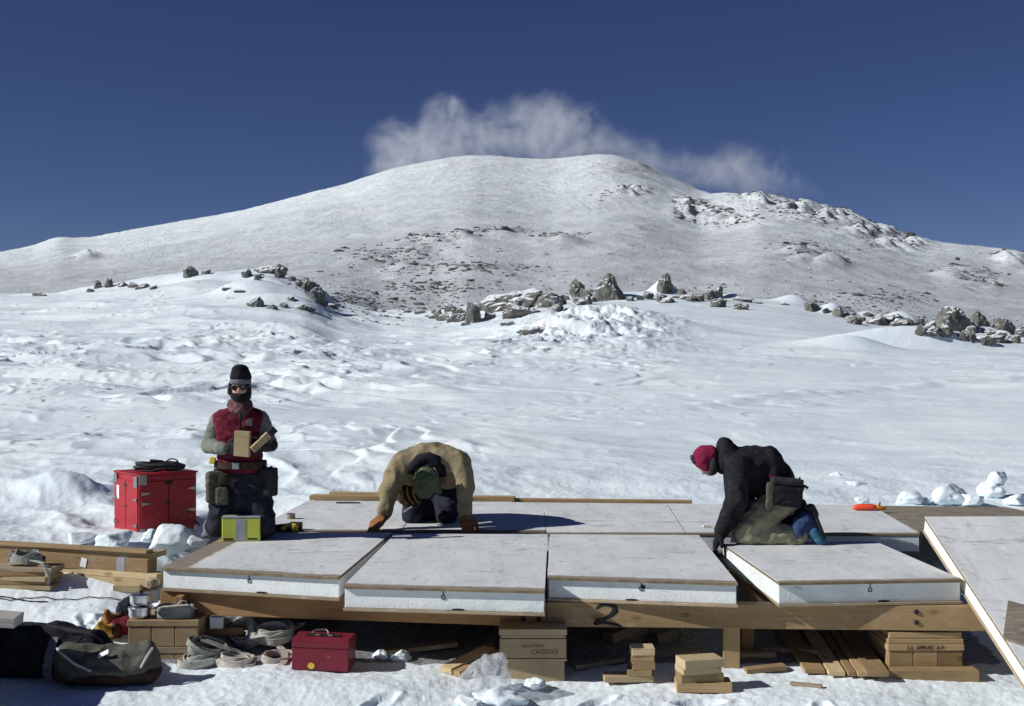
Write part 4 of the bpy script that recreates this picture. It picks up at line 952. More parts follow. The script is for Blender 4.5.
# snow lumps on the left
for px, row, Y, s, sd_, lab in ((170, 552, 10.5, (.36, .3, .22), 3, 'biggest white snow lump in front of the red crate'), (114, 551, 10.6, (.34, .3, .16), 5, 'shaded snow lump before the corner of the red crate'), (150, 541, 10.9, (.16, .14, .10), 7, 'small snow lump between the red crate and the biggest lump'), (195, 547, 10.35, (.14, .14, .09), 9, 'flat snow lump between red crate and kneeling person'), (84, 546, 10.9, (.26, .24, .12), 10, 'snow lump left of the red crate, shaded on one side')):
    x = (px - 512) / FPX * Y; lump('snow_lump', (x, Y, P(px, row, Y).z), s, sd_, 'snow', .15, 11, 4, lab, 'snow lump', sink=.12, rz=sd_)
for px, row, Y, s, sd_, lab in ((840, 487, 14.5, (.22, .2, .17), 12, 'small white snow lump left of the others beyond the platform'), (855, 492, 14.0, (.3, .25, .12), 13, 'low snow lump behind the red and orange tool'), (862, 506, 12.75, (.2, .15, .10), 14, 'tiny snow lump touching the back edge behind the tool'), (910, 505, 12.95, (.28, .25, .15), 15, 'squat snow lump beyond the weathered plywood'), (950, 505, 13.0, (.44, .36, .22), 17, 'largest snow lump beyond the weathered plywood'), (971, 505, 12.85, (.24, .22, .11), 18, 'low snow lump at the foot of the largest one'), (991, 498, 13.35, (.26, .25, .18), 19, 'lower half of the stacked pair of snow lumps'), (997, 486, 13.38, (.22, .2, .16), 20, 'upper half of the stacked pair of snow lumps'), (928, 505, 12.95, (.13, .13, .08), 22, 'small snow lump between the squat and largest ones'), (1018, 504, 13.0, (.3, .3, .10), 23, 'flat snow lump at the far right beyond the plywood')):
    x = (px - 512) / FPX * Y; z = P(px, row, Y).z if sd_ == 20 else min(P(px, row, Y).z, tz(x, Y)) if False else P(px, row, Y).z
    lump('snow_lump', (x, Y, z), s, sd_, 'snow', .2, 12, 4, lab, 'snow lump', sink=.12, rz=sd_)
for px, row, s, sd_, lab in ((500, 704, (.32, .25, .09), 41, 'fresh snow lump in front of the plastic bag'), (470, 705, (.2, .2, .05), 42, 'low snow lump beside the plastic bag'), (536, 690, (.14, .12, .07), 43, 'snow lump at the foot of the crate with red writing'), (514, 689, (.12, .1, .05), 44, 'smaller snow lump at the foot of the crate with red writing'), (400, 659, (.16, .14, .06), 45, 'snow lump in the shade right of the red toolbox'), (380, 657, (.12, .1, .05), 46, 'crumbly snow lump behind the red toolbox corner')):
    g = gp(px, row); lump('snow_lump', g, s, sd_, 'snow', .35, 9, 4, lab, 'snow lump', sink=.25, rz=sd_)

# ------------------------------------------------------------------ things on the deck
f = G(239.5, 541.5, ZT0); W, D, H = .285, .26, .185
t = thing('storage_box', (f.x, f.y + D / 2, ZT0 + .001), 'lime green box with a grey band, on the deck before the red vest', 'box', rot=(0, 0, R(5)))
bm = bmesh.new(); box(bm, (0, 0, H / 2 - .006), (W, D, H - .012), None, .006); link('box_body', bm, 'lime_paint', t)
bm = bmesh.new(); box(bm, (0, 0, H - .005), (W + .004, D + .004, .012), None, .003); link('lid', bm, 'grey_tape', t)
bm = bmesh.new(); box(bm, (-.005, -D / 2 - .0005, H / 2 - .008), (.075, .004, H - .02), (0, 0, 0), .001); link('tape_band', bm, 'grey_tape', t)
for x, w_ in ((-.095, .07), (.085, .07)):
    bm = bmesh.new(); box(bm, (x, -D / 2 - .0003, .018), (w_, .003, .012)); link('dark_label', bm, 'black_ink', t)
f = G(283, 532.5, ZT0)
t = thing('power_drill', (f.x, f.y, ZT0), 'black and yellow power drill lying beside the lime green box', 'drill', rot=(0, 0, R(4)))
bm = bmesh.new(); hull(bm, [((-.07, 0, .035), (.02, .028, .028)), ((.06, 0, .04), (.03, .036, .036))]); link('motor_body', bm, 'black_metal', t, smooth=True)
bm = bmesh.new(); hull(bm, [((.07, 0, .04), (.02, .033, .033)), ((.10, 0, .038), (.02, .03, .03))]); link('rear_cap', bm, 'yellow_paint', t, smooth=True)
bm = bmesh.new(); hull(bm, [((.01, -.037, .04), (.022, .003, .018))]); link('side_badge', bm, 'yellow_paint', t)
bm = bmesh.new(); tube(bm, [(-.08, 0, .033), (-.105, 0, .032), (-.115, 0, .031), (-.165, 0, .028)], [.02, .018, .006, .005], 12); link('chuck', bm, 'steel', t)
bm = bmesh.new(); hull(bm, [((.04, .04, .03), (.02, .02, .022)), ((.075, .14, .026), (.024, .022, .022))]); link('grip', bm, 'black_metal', t, smooth=True)
bm = bmesh.new(); box(bm, (.085, .17, .03), (.10, .055, .058), (0, 0, R(-15)), .008); link('battery', bm, 'black_metal', t)
f = G(291, 518.5, ZT0); t = thing('small_tin', (f.x, f.y, ZT0), 'small grey tin standing alone on the deck behind the drill', 'tin')
bm = bmesh.new(); lathe(bm, [(.036, 0), (.036, .034), (.03, .034)], (0, 0, 0), 20); link('tin_body', bm, 'old_wood', t)
bm = bmesh.new(); lathe(bm, [(.038, .035), (.038, .043), (.034, .044)], (0, 0, 0), 20); link('lid', bm, 'steel', t)
f = G(868, 510.3, ZT0)
t = thing('chalk_reel', (f.x, f.y, ZT0), 'flat red tool with an orange nose on the rear deck board', 'tool', rot=(0, 0, R(-3)))
bm = bmesh.new(); hull(bm, [((-.11, 0, .025), (.03, .03, .024)), ((.03, 0, .03), (.05, .045, .028)), ((-.06, 0, .035), (.04, .035, .025))]); link('tool_body', bm, 'orange_paint', t, smooth=True)
bm = bmesh.new(); hull(bm, [((.08, 0, .028), (.03, .03, .024)), ((.15, 0, .02), (.015, .014, .014))]); link('nose', bm, 'yellow_orange', t, smooth=True)
bm = bmesh.new(); tube(bm, [(.10, -.01, .045), (.105, -.01, .075)], .007, 6); link('crank', bm, 'black_metal', t)
f = G(712, 528, ZT0); t = thing('utility_knife', (f.x, f.y, ZT0), 'small silver knife lying in front of the maroon hat', 'knife', rot=(0, 0, R(-20)))
bm = bmesh.new(); box(bm, (-.04, 0, .009), (.07, .025, .016), None, .005); link('blade_holder', bm, 'aluminium', t)
bm = bmesh.new(); box(bm, (.035, 0, .010), (.08, .028, .018), None, .006); link('grip', bm, 'pale_pine', t)
f = G(348, 503.5, ZT0); t = thing('pry_bar', (f.x, f.y, ZT0), 'thin dark bar lying on the rear deck board near the back edge', 'tool', rot=(0, 0, R(2)))
bm = bmesh.new(); tube(bm, [(-.11, 0, .008), (.07, 0, .008)], .007, 6); link('bar', bm, 'black_metal', t)
bm = bmesh.new(); box(bm, (.09, 0, .008), (.05, .02, .014), None, .003); link('claw', bm, 'steel', t)
#PART3
# ------------------------------------------------------------------ people
class Fig:
    def __init__(s, base, label):
        s.base = Vector(base); s.root = thing('person', base, label, 'person'); s.body = None
    def add(s, name, items, mat, voxel=.014, smooth=3, wr=0.0, ws=9, seed=1.0, stretch=(1, 1, 1.6), parent=None, label=None):
        bm = bmesh.new()
        for it in items: hull(bm, it)
        bm = rebase(remesh(bm, voxel, smooth, wr, ws, seed, stretch), s.base)
        return link(name, bm, mat, parent or s.root, smooth=True, label=label)
    def raw(s, name, bm, mat, parent=None, smooth=False):
        return link(name, rebase(bm, s.base), mat, parent or s.root, smooth=smooth)
    def glove(s, wrist, d, n, mat, side=1, curl=.6, k=1.0, cuff=None, parent=None):
        """a gloved hand: d points along the fingers, n out of the palm; side picks where the thumb leaves"""
        w = Vector(wrist); d = Vector(d).normalized(); n = Vector(n); n = (n - d * n.dot(d)).normalized(); a = d.cross(n) * side
        items = [[(w, (.034 * k,) * 3), (w + d * .03 * k, .036 * k)], [(w + d * .035 * k + a * .02 * k, .024 * k), (w + d * .035 * k - a * .02 * k, .024 * k), (w + d * .095 * k + a * .03 * k, .017 * k), (w + d * .09 * k - a * .032 * k, .016 * k)]]
        for j, (o, L) in enumerate(((.031, .072), (.0105, .082), (-.0105, .076), (-.031, .06))):
            b0 = w + d * (.092 - .004 * abs(j - 1)) * k + a * o * k; b0 = b0 + d * .006 * k
            sp = a * (o * .35)
            p = b0; ang = 0; r = .0125 * k
            for q, f in enumerate((.42, .32, .26)):
                ang += curl * (.55, .85, .7)[q]
                dd = (d * math.cos(ang) + n * math.sin(ang) + sp * 3 * math.cos(ang) * .5).normalized()
                e = p + dd * L * f * k; items.append([(p, r), (e, r * .93)]); p = e; r *= .93
        t0 = w + d * .032 * k + a * .028 * k; t1 = t0 + (a * .8 + d * .6 + n * .25).normalized() * .042 * k; t2 = t1 + (a * .15 + d * .8 + n * .5).normalized() * .036 * k
        items += [[(t0, .018 * k), (t1, .015 * k)], [(t1, .0145 * k), (t2, .012 * k)]]
        g_ = s.add('glove', items, mat, .0062, 2, .003, 40, 3, parent=parent)
        if cuff: s.add('cuff', [[(w - d * .01, (.042 * k,) * 3), (w - d * .05, .045 * k)]], cuff, .008, 2, .003, 30, 5, parent=g_)
        return g_
def ring(c, rx, ry, n=40, tilt=(0, 0), dz=0):
    return [Vector((c.x + rx * math.cos(a), c.y + ry * math.sin(a), c.z + tilt[0] * math.cos(a) + tilt[1] * math.sin(a))) for a in [2 * math.pi * k / n for k in range(n)]]
def rot(ax, deg): return Matrix.Rotation(R(deg), 3, ax)

# --- kneeling upright in the red vest
Y0 = 9.98; m = lambda px, py, dy=0.0: P(px, py, Y0 + dy)
f = Fig(Vector((P(241, 0, Y0).x, Y0, ZT0)), 'person in a dark red vest and black cap kneeling upright, holding two wooden blocks')
hd = m(240.5, 389, -.04)
hip = [m(227, 479, .03), m(254, 479, .03)]; kn = [m(220, 525, .0), m(263, 527, -.06)]; an = [P(214, 527, 10.26), P(262, 522, 10.38)]
sh = [m(218.5, 421), m(260.5, 420)]; el = [m(209, 446, -.02), m(268.5, 443, -.04)]; wr = [m(224, 448.5, -.21), m(266, 446, -.19)]
tor = [(m(239.5, 424, .0), (.165, .11, .12)), (m(240, 458, .0), (.155, .11, .08))]
skin = [[(hd, (.073, .09, .10)), (hd + Vector((.004, -.035, -.055)), (.05, .05, .045))], [(hd + Vector((.006, -.092, -.012)), (.012, .014, .014)), (hd + Vector((.006, -.082, .018)), .009)],
        [(hd + Vector((0, .02, -.07)), .05), (m(240, 412, .02), .055)], tor, [(m(240, 458), (.15, .1, .06)), (m(240, 474, .03), (.15, .11, .08))]]
for i in (0, 1):
    skin += [[(sh[i], .05), (el[i], .042)], [(el[i], .04), (wr[i], .03)], [(hip[i], .085), (kn[i], .06)], [(kn[i], .058), (an[i], .045)]]
f.add('body', skin, 'skin', .012, 2)
tr = [[(m(240.5, 469, .02), (.185, .135, .07)), (hip[0], .115), (hip[1], .115)]]
for i in (0, 1): tr += [[(hip[i], .122), (kn[i] + Vector((0, 0, .02)), (.098, .10, .095))], [(kn[i], .092), (an[i], .075)]]
tr += [[(m(241, 482, .02), (.17, .12, .1)), (m(242, 510, .03), (.14, .08, .05))]]
f.add('trousers', tr, 'navy_cloth', .014, 3, .014, 7, 2)
slv = []
for i in (0, 1): slv += [[(sh[i], (.068, .08, .075)), (el[i], .06)], [(el[i], .06), (wr[i], .045)]]
slv += [[(sh[0], .07), (m(240, 421, .01), (.1, .11, .08)), (sh[1], .07)]]
f.add('jacket', slv, 'sleeve_grey', .012, 3, .011, 12, 5)
f.add('vest', [[(m(222.5, 418, .0), (.075, .118, .06)), (m(256.5, 417.5, .0), (.075, .118, .06)), (m(240, 412, .0), (.09, .1, .05)), (m(240, 432, -.01), (.175, .145, .1)), (m(240, 456, .0), (.172, .142, .07))], [(m(241, 409, .0), (.085, .095, .05)), (m(240, 414, .0), (.11, .1, .05))], [(m(240, 455), (.17, .14, .04)), (m(241, 470, 0), (.165, .138, .03))]], 'vest_red', .012, 3, .013, 9, 7)
bm = bmesh.new(); box(bm, m(249, 423, -.153), (.05, .004, .045), (R(10), 0, 0), .002); f.raw('chest_patch', bm, 'grey_cloth')
bm = bmesh.new(); tube(bm, [m(241, 413, -.125), m(240, 425, -.158), m(241, 440, -.165), m(241, 458, -.15)], .008, 6); f.raw('zip', bm, 'black_cloth')
f.add('scarf', [[(m(240, 404, -.02), (.098, .105, .05)), (m(241, 410, -.05), (.092, .095, .04))], [(m(243, 409, -.09), (.05, .04, .035)), (m(243, 415, -.11), (.025, .025, .03))]], 'scarf', .009, 2, .008, 18, 2)
f.add('face_mask', [[(hd + Vector((0, .01, -.04)), (.085, .095, .055)), (hd + Vector((.004, -.045, -.065)), (.058, .058, .045))], [(hd + Vector((-.05, .015, .01)), (.026, .075, .06)), (hd + Vector((-.045, .02, -.05)), (.03, .065, .045))], [(hd + Vector((.052, .015, .01)), (.024, .075, .06)), (hd + Vector((.047, .02, -.05)), (.03, .065, .045))]], 'black_cloth', .009, 2, .004, 20, 3)
f.add('ear_flap', [[(hd + Vector((-.083, .0, .02)), (.012, .045, .04)), (hd + Vector((-.085, .0, -.02)), (.016, .05, .03))]], 'grey_cloth', .008, 2)
hat = f.add('cap', [[(hd + Vector((0, .01, .085)), (.086, .1, .035)), (hd + Vector((-.004, .01, .148)), (.066, .074, .042))]], 'black_cloth', .010, 3, .004, 18, 4)
f.add('cap_band', [[(hd + Vector((0, .003, .07)), (.084, .1, .012)), (hd + Vector((0, .0, .042)), (.083, .098, .012))]], 'grey_cloth', .009, 2, parent=hat)
bm = bmesh.new()
for s_ in (-1, 1): hull(bm, [(hd + Vector((.006 + s_ * .034, -.088, .012)), (.029, .009, .02), rot('Z', -s_ * 14)), (hd + Vector((.006 + s_ * .05, -.078, .014)), (.012, .008, .016))])
gl = f.raw('sunglasses', bm, 'black_metal', smooth=True)
bm = bmesh.new(); tube(bm, [hd + Vector((-.085, .02, .02)), hd + Vector((-.062, -.07, .022)), hd + Vector((.006, -.098, .024)), hd + Vector((.072, -.07, .022)), hd + Vector((.088, .02, .02))], .005, 6); f.raw('frame', bm, 'black_metal', gl)
bc = m(240.5, 464, .0)
bm = bmesh.new(); tube(bm, ring(bc, .195, .165, 40), .02, 4, closed=True, flat=(.006, .026)); tb = f.raw('tool_belt', bm, 'leather_dark')
bm = bmesh.new(); box(bm, bc + Vector((.0, -.172, 0)), (.05, .008, .05), None, .003); f.raw('buckle', bm, 'steel', tb)
for (px, py, dy), sz, rzz, mt in (((216, 487, -.06), (.15, .1, .24), 20, 'olive_pouch'), ((222, 496, -.14), (.09, .07, .13), 8, 'olive_pouch'), ((224, 479, -.15), (.075, .06, .08), 5, 'leather_dark'), ((269, 482, -.04), (.10, .12, .22), -24, 'charcoal_cloth')):
    c = m(px, py, dy); q = rot('Z', rzz); a, b_, h_ = (x / 2 for x in sz)
    f.add('pouch', [[(c + q @ Vector((sx_ * a * .7, sy_ * b_ * .6, sz_ * h_ * .8)), (a * .3, b_ * .4, h_ * .2), q) for sx_ in (-1, 1) for sy_ in (-1, 1) for sz_ in (-1, 1)]], mt, .009, 2, .006, 14, px, parent=tb)
bm = bmesh.new(); box(bm, m(212.5, 460.5, -.10), (.045, .035, .05), (0, .2, 0), .006); f.raw('tape_measure', bm, 'yellow_paint', tb)
bm = bmesh.new(); tube(bm, [m(271, 466, -.06), m(275, 475, -.06), m(276, 490, -.05)], .01, 8); f.raw('hammer_handle', bm, 'charcoal_cloth', tb)
for i in (0, 1):
    a = an[i]; d = Vector((-.03, .06, -.10)) if i == 0 else Vector((0, .16, -.02))
    f.add('boot', [[(a + Vector((0, -.03, .0)), .08), (a + Vector((0, .05, -.0)), (.062, .07, .062))], [(a + Vector((0, .05, -.01)), .06), (a + d, (.05, .06, .045))], [(a + Vector((-.02, -.05, -.05)), (.07, .07, .035)), (a + Vector((.0, .03, -.06)), (.05, .06, .03))]], 'charcoal_cloth' if i else 'grey_cloth', .011, 2, .008, 14, i)
f.glove(wr[0] + Vector((.015, -.02, 0)), (1, -.35, .05), (.25, 1, .05), 'charcoal_cloth', 1, .5, 1.05, 'sleeve_grey')
f.glove(wr[1] + Vector((.0, -.02, .0)), (-.75, -.4, -.1), (-.2, .9, .2), 'charcoal_cloth', -1, .65, 1.05, 'charcoal_cloth')
q = m(242, 443.5, -.275)
plank('wood_block', .118, .04, .19, q - Vector((0, 0, .095)), (R(6), R(4), R(-8)), 'pale_pine', 'flat pale block held against the red vest in the bent arm with grey sleeve', 'block', bev=.003)
a, b_ = m(252.5, 450, -.33), m(275, 428.5, -.26)
t = thing('wood_block', (a + b_) / 2, 'narrow slanted block with a dark tip, held in the other hand beside the vest', 'block')
d = (b_ - a); rm = d.to_track_quat('X', 'Z').to_matrix()
bm = bmesh.new(); box(bm, -d * .14, (d.length * .72, .045, .05), rm, .003); link('pale_wood', bm, 'pale_pine', t)
bm = bmesh.new(); box(bm, d * .36, (d.length * .28, .047, .052), rm, .003); link('dark_tip', bm, 'black_metal', t)

# --- bent forward in the tan jacket
f = Fig(Vector((P(432, 0, 10.8).x, 10.85, ZT0)), 'person in a tan jacket and green cap bent forward on brown gloved hands')
sh = [P(402, 464, 10.58), P(460, 464, 10.58)]; el = [P(389, 489, 10.50), P(466, 489, 10.50)]; wr = [P(385, 511, 10.46), P(465.5, 511.5, 10.45)]
hip = [P(422, 484, 11.2), P(446, 484, 11.2)]; kn = [P(413, 513.5, 10.87), P(447, 513.5, 10.87)]; an = [P(415, 508, 11.3), P(446, 508, 11.3)]
hd = P(426.5, 483, 10.36); ub = P(431, 459, 10.7); mb = P(435, 463, 10.95); pv = P(434, 479, 11.2)
skin = [[(hd, (.078, .09, .1)), (hd + Vector((0, .06, -.08)), (.05, .05, .05))], [(hd + Vector((0, .05, -.11)), .014)], [(hd + Vector((.01, .08, .0)), .055), (P(431, 466, 10.58), .06)], [(ub, (.17, .11, .09)), (mb, (.15, .12, .1)), (pv, (.14, .12, .11))]]
for i in (0, 1): skin += [[(sh[i], .05), (el[i], .042)], [(el[i], .04), (wr[i], .03)], [(hip[i], .085), (kn[i], .06)], [(kn[i], .058), (an[i], .045)], [(sh[i], .05), (ub, .06)]]
f.add('body', skin, 'skin', .013, 2)
tr = [[(pv + Vector((0, .02, -.02)), (.185, .14, .14)), (hip[0], .12), (hip[1], .12)]]
for i in (0, 1): tr += [[(hip[i], .125), (kn[i], .096)], [(kn[i], .094), (an[i], .078)]]
tr += [[(pv + Vector((0, -.05, -.05)), (.17, .1, .1)), (P(430, 511, 10.98), (.14, .06, .08))]]
f.add('trousers', tr, 'navy_cloth', .014, 3, .014, 8, 3)
f.add('knee_pad', [[(kn[1] + Vector((-.03, -.08, -.03)), (.06, .03, .05))]], 'charcoal_cloth', .01, 2)
jk = [[(sh[0], (.095, .1, .1)), (ub, (.2, .16, .135)), (sh[1], (.095, .1, .1))], [(ub, (.21, .16, .138)), (mb, (.19, .18, .15)), (pv + Vector((0, -.05, .02)), (.185, .15, .15))]]
jk += [[(ub, (.18, .12, .1)), (P(431, 477, 10.68), (.19, .09, .07))], [(sh[1], .08), (P(448, 480, 10.6), (.09, .08, .07))], [(sh[0], .08), (P(410, 478, 10.6), (.06, .08, .06))]]
for i in (0, 1): jk += [[(sh[i], .098), (el[i], .076)], [(el[i], .077), (wr[i] + Vector((0, 0, .01)), .058)], [(wr[i] + Vector((0, 0, .012)), .058), (wr[i] - Vector((0, 0, .0)), .055)]]
f.add('jacket', jk, 'tan_canvas', .013, 3, .019, 8, 4, (1, 1, .8))
bm = bmesh.new(); cpts = [P(411, 474, 10.50), P(413, 466, 10.5), P(420, 460.5, 10.5), P(429, 458.5, 10.52), P(437, 461.5, 10.5), P(442, 468, 10.5), P(443, 477, 10.5)]
tube(bm, cpts, [.03, .045, .052, .055, .052, .045, .03], 10); hull(bm, [(P(428, 474, 10.50), (.115, .06, .075)), (P(428, 468, 10.5), (.08, .05, .06))]); f.raw('collar', bm, 'black_cloth', smooth=True)
cp = f.add('cap', [[(hd + Vector((0, -.0, .03)), (.1, .105, .1)), (hd + Vector((-.012, -.03, -.035)), (.085, .09, .085))], [(hd + Vector((.09, .02, -.06)), (.03, .06, .03)), (hd + Vector((.05, .02, -.03)), .05)]], 'green_cloth', .009, 2, .012, 13, 6)
bm = bmesh.new(); tube(bm, [hd + Vector((.082, .03, -.06)), hd + Vector((.098, -.02, .0)), hd + Vector((.088, -.0, .075)), hd + Vector((.06, .03, .12))], .007, 6); f.raw('goggle_strap', bm, 'grey_cloth', cp)
f.add('face_mask', [[(hd + Vector((0, .06, -.09)), (.07, .06, .05)), (hd + Vector((0, .09, -.03)), (.075, .06, .07))]], 'black_cloth', .011, 2)
pc = P(409, 496, 10.66)
pg = f.add('tool_pouch', [[(pc + Vector((-.04, 0, .05)), (.06, .06, .04)), (pc + Vector((.05, 0, .03)), (.05, .06, .04)), (pc + Vector((.02, 0, -.06)), (.07, .055, .04)), (pc + Vector((-.05, 0, -.02)), (.05, .05, .04))]], 'leather_dark', .011, 2, .008, 12, 3)
for k in range(3):
    bm = bmesh.new(); o = Vector((-.05 + .048 * k, -.066, 0)); tube(bm, [pc + o + Vector((-.01, .015, .075)), pc + o + Vector((-.006, -.008, .03)), pc + o + Vector((.012, -.012, -.02)), pc + o + Vector((.045, -.005, -.06))], .01, 4, flat=(.006, .005)); f.raw('yellow_strap', bm, 'mitten_yellow', pg)
bm = bmesh.new(); tube(bm, [pc + Vector((-.04, -.07, -.12)), pc + Vector((.0, -.075, -.09)), pc + Vector((.03, -.07, -.075))], .008, 6); f.raw('metal_clip', bm, 'aluminium', pg)
bm = bmesh.new(); box(bm, P(463.5, 463, 10.72), (.03, .12, .06), (0, .3, 0), .008); f.raw('radio', bm, 'black_metal')
f.glove(wr[0] + Vector((-.015, -.0, -.04)), (-.36, -.66, -.48), (.1, .1, -1), 'leather_brown', -1, .12, 1.2, 'leather_brown')
f.glove(wr[1] + Vector((.005, .0, -.04)), (.12, -.75, -.42), (0, -.3, -1), 'leather_brown', 1, .34, 1.25, 'leather_brown')

# --- kneeling sideways in the black jacket
f = Fig(Vector((P(770, 0, 9.72).x, 9.72, ZT0)), 'person in a black jacket and maroon hat kneeling sideways in olive trousers')
Yn_, Yf_ = 9.64, 9.96; Yc_ = 9.80
sh = [P(738, 468, 9.62), P(740, 468, 10.0)]; el = [P(734.5, 502, 9.56), P(742, 504, 10.05)]; wr = [P(723, 530, 9.60), P(738, 531, 9.98)]
hip = [P(781, 499, 9.70), P(781, 499, 9.92)]; kn = [P(744, 533, Yn_), P(748, 529, 9.93)]; an = [P(797, 533, Yn_), P(797, 528, 9.95)]
hd = P(705, 459, 9.80); ch = P(749, 463, Yc_); ws_ = P(773, 474, Yc_); pv = P(781, 497, 9.82)
skin = [[(hd, (.09, .078, .095)), (hd + Vector((.045, 0, -.07)), (.055, .055, .05))], [(hd + Vector((-.015, 0, -.11)), .014), (hd + Vector((-.02, 0, -.08)), .012)], [(hd + Vector((.05, 0, -.01)), .06), (P(728, 459, Yc_), .06)], [(ch, (.12, .15, .11)), (ws_, (.11, .13, .1))], [(ws_, (.11, .13, .1)), (pv, (.12, .14, .11))]]
for i in (0, 1): skin += [[(sh[i], .05), (el[i], .042)], [(el[i], .04), (wr[i], .03)], [(hip[i], .085), (kn[i], .06)], [(kn[i], .058), (an[i], .045)], [(sh[i], .05), (ch, .07)]]
f.add('body', skin, 'skin', .013, 2)
tr = [[(pv, (.145, .18, .14)), (hip[0], .12), (hip[1], .12)]]
for i in (0, 1): tr += [[(hip[i], .118), (kn[i] + Vector((.03, 0, .045)), .098), (kn[i] + Vector((.0, 0, .005)), .086)], [(kn[i] + Vector((.02, 0, -.005)), .082), (an[i] + Vector((0, 0, -.015)), .07)]]
f.add('trousers', tr, 'olive_cloth', .011, 2, .024, 8, 3, (1, 1, 1.2))
jk = [[(P(734, 463, Yc_), (.085, .17, .11)), (ch, (.13, .19, .13)), (P(768, 462.5, Yc_), (.12, .18, .12))], [(ch, (.13, .19, .12)), (ws_, (.14, .185, .13)), (P(784, 486, Yc_), (.09, .175, .08))], [(P(748, 478, Yc_), (.13, .16, .1)), (P(765, 490, Yc_), (.1, .17, .08))], [(P(738, 475, Yc_), (.11, .16, .12)), (P(738, 505, 9.75), (.07, .10, .1))]]
for i in (0, 1): jk += [[(sh[i], .098), (el[i] + Vector((.012, 0, 0)), .08)], [(el[i] + Vector((.01, 0, 0)), .08), (wr[i], .056)]]
f.add('jacket', jk, 'black_cloth', .013, 3, .017, 8, 9, (1, 1, .8))
f.add('hood', [[(P(724, 447, Yc_), (.06, .10, .08)), (P(727, 462, Yc_), (.055, .12, .09)), (P(734, 455, Yc_), (.06, .12, .07))], [(P(719, 460, Yc_), (.035, .09, .08)), (P(722, 468, Yc_), (.04, .09, .05))]], 'black_cloth', .012, 3, .007, 12, 3)
f.add('hat', [[(hd + Vector((-.012, 0, .02)), (.082, .088, .085), rot('Y', 0)), (hd + Vector((.045, 0, .035)), (.055, .085, .07))], [(hd + Vector((-.02, 0, -.01)), (.075, .084, .06)), (hd + Vector((.01, 0, -.06)), (.05, .075, .035))]], 'maroon_cloth', .010, 3, .005, 14, 4)
f.add('hat_brim', [[(hd + Vector((-.085, 0, -.02)), (.014, .055, .018)), (hd + Vector((-.10, 0, .012)), (.012, .045, .025))]], 'navy_cloth', .008, 2)
f.add('ear_flap', [[(hd + Vector((.055, -.065, -.03)), (.035, .025, .06)), (hd + Vector((.045, -.055, -.085)), (.03, .025, .03))]], 'charcoal_cloth', .009, 2, .003, 20, 2)
f.add('beard', [[(hd + Vector((.04, 0, -.105)), (.035, .045, .022)), (hd + Vector((.065, 0, -.09)), (.03, .05, .03))]], 'olive_pouch', .008, 2, .004, 40, 2)
bm = bmesh.new(); tube(bm, ring(P(778, 482, 9.82), .15, .19, 36, (-.045, 0)), .02, 4, closed=True, flat=(.006, .028)); tb = f.raw('tool_belt', bm, 'leather_dark')
c = P(785, 496, 9.58)
def rbox(c, sz, q, mat, name, wr_=.006, sd=2, par=None):
    a, b_, h_ = (x / 2 for x in sz)
    return f.add(name, [[(c + q @ Vector((sx_ * a * .78, sy_ * b_ * .6, sz_ * h_ * .82)), (a * .22, b_ * .4, h_ * .18), q) for sx_ in (-1, 1) for sy_ in (-1, 1) for sz_ in (-1, 1)]], mat, .009, 2, wr_, 12, sd, parent=par)
rbox(c + Vector((.015, 0, .01)), (.22, .09, .17), rot('Y', 8), 'black_cloth', 'pouch', par=tb)
rbox(c + Vector((.01, -.005, .11)), (.24, .10, .045), rot('Y', 4), 'charcoal_cloth', 'pouch_flap', par=tb)
rbox(P(769.5, 497, 9.56), (.06, .05, .22), rot('Y', 4), 'olive_pouch', 'hammer_loop', .003, par=tb)
rbox(P(771, 480, 9.62), (.06, .06, .08), rot('Y', 12), 'vest_red', 'leather_pocket', .004, par=tb)
bm = bmesh.new(); tube(bm, [P(797, 482, 9.6), P(808, 488, 9.6)], .011, 8); f.raw('hammer_handle', bm, 'black_metal', tb)
bm = bmesh.new(); tube(bm, [P(798, 485, 9.62), P(800, 477, 9.62)], .007, 8); f.raw('screwdriver', bm, 'black_metal', tb)
for i in (0, 1):
    dy = Vector((0, (0, .31)[i], 0)); q = lambda px, py: P(px, py, 9.62) + dy
    bt = f.add('boot', [[(q(797, 529), (.05, .075, .085)), (q(806, 520), (.05, .065, .07))], [(q(806, 518), (.05, .06, .06)), (q(814, 534), (.048, .056, .05)), (q(819, 540), (.045, .055, .03))]], 'blue_boot' if i == 0 else 'navy_cloth', .010, 2, .005, 16, i)
    f.add('sole', [[(q(812, 510), (.02, .056, .035)), (q(823, 538), (.022, .056, .03))], [(q(811, 506), (.03, .05, .02)), (q(815, 514), (.03, .05, .02))]], 'rubber', .010, 2, parent=bt)
    if i == 0: f.add('toe_cap', [[(q(812, 531) + Vector((0, -.02, 0)), (.045, .05, .045)), (q(820, 541) + Vector((0, -.02, 0)), (.045, .05, .03))]], 'teal_boot', .010, 2, .004, 18, 2, parent=bt)
f.glove(wr[0] + Vector((-.005, 0, -.01)), (-.45, -.05, -.85), (.7, 0, -.4), 'black_cloth', 1, .55, 1.15, 'black_cloth')
f.glove(wr[1] + Vector((-.005, 0, -.01)), (-.3, .05, -.9), (.8, 0, -.3), 'black_cloth', -1, .5, 1.15, 'black_cloth')

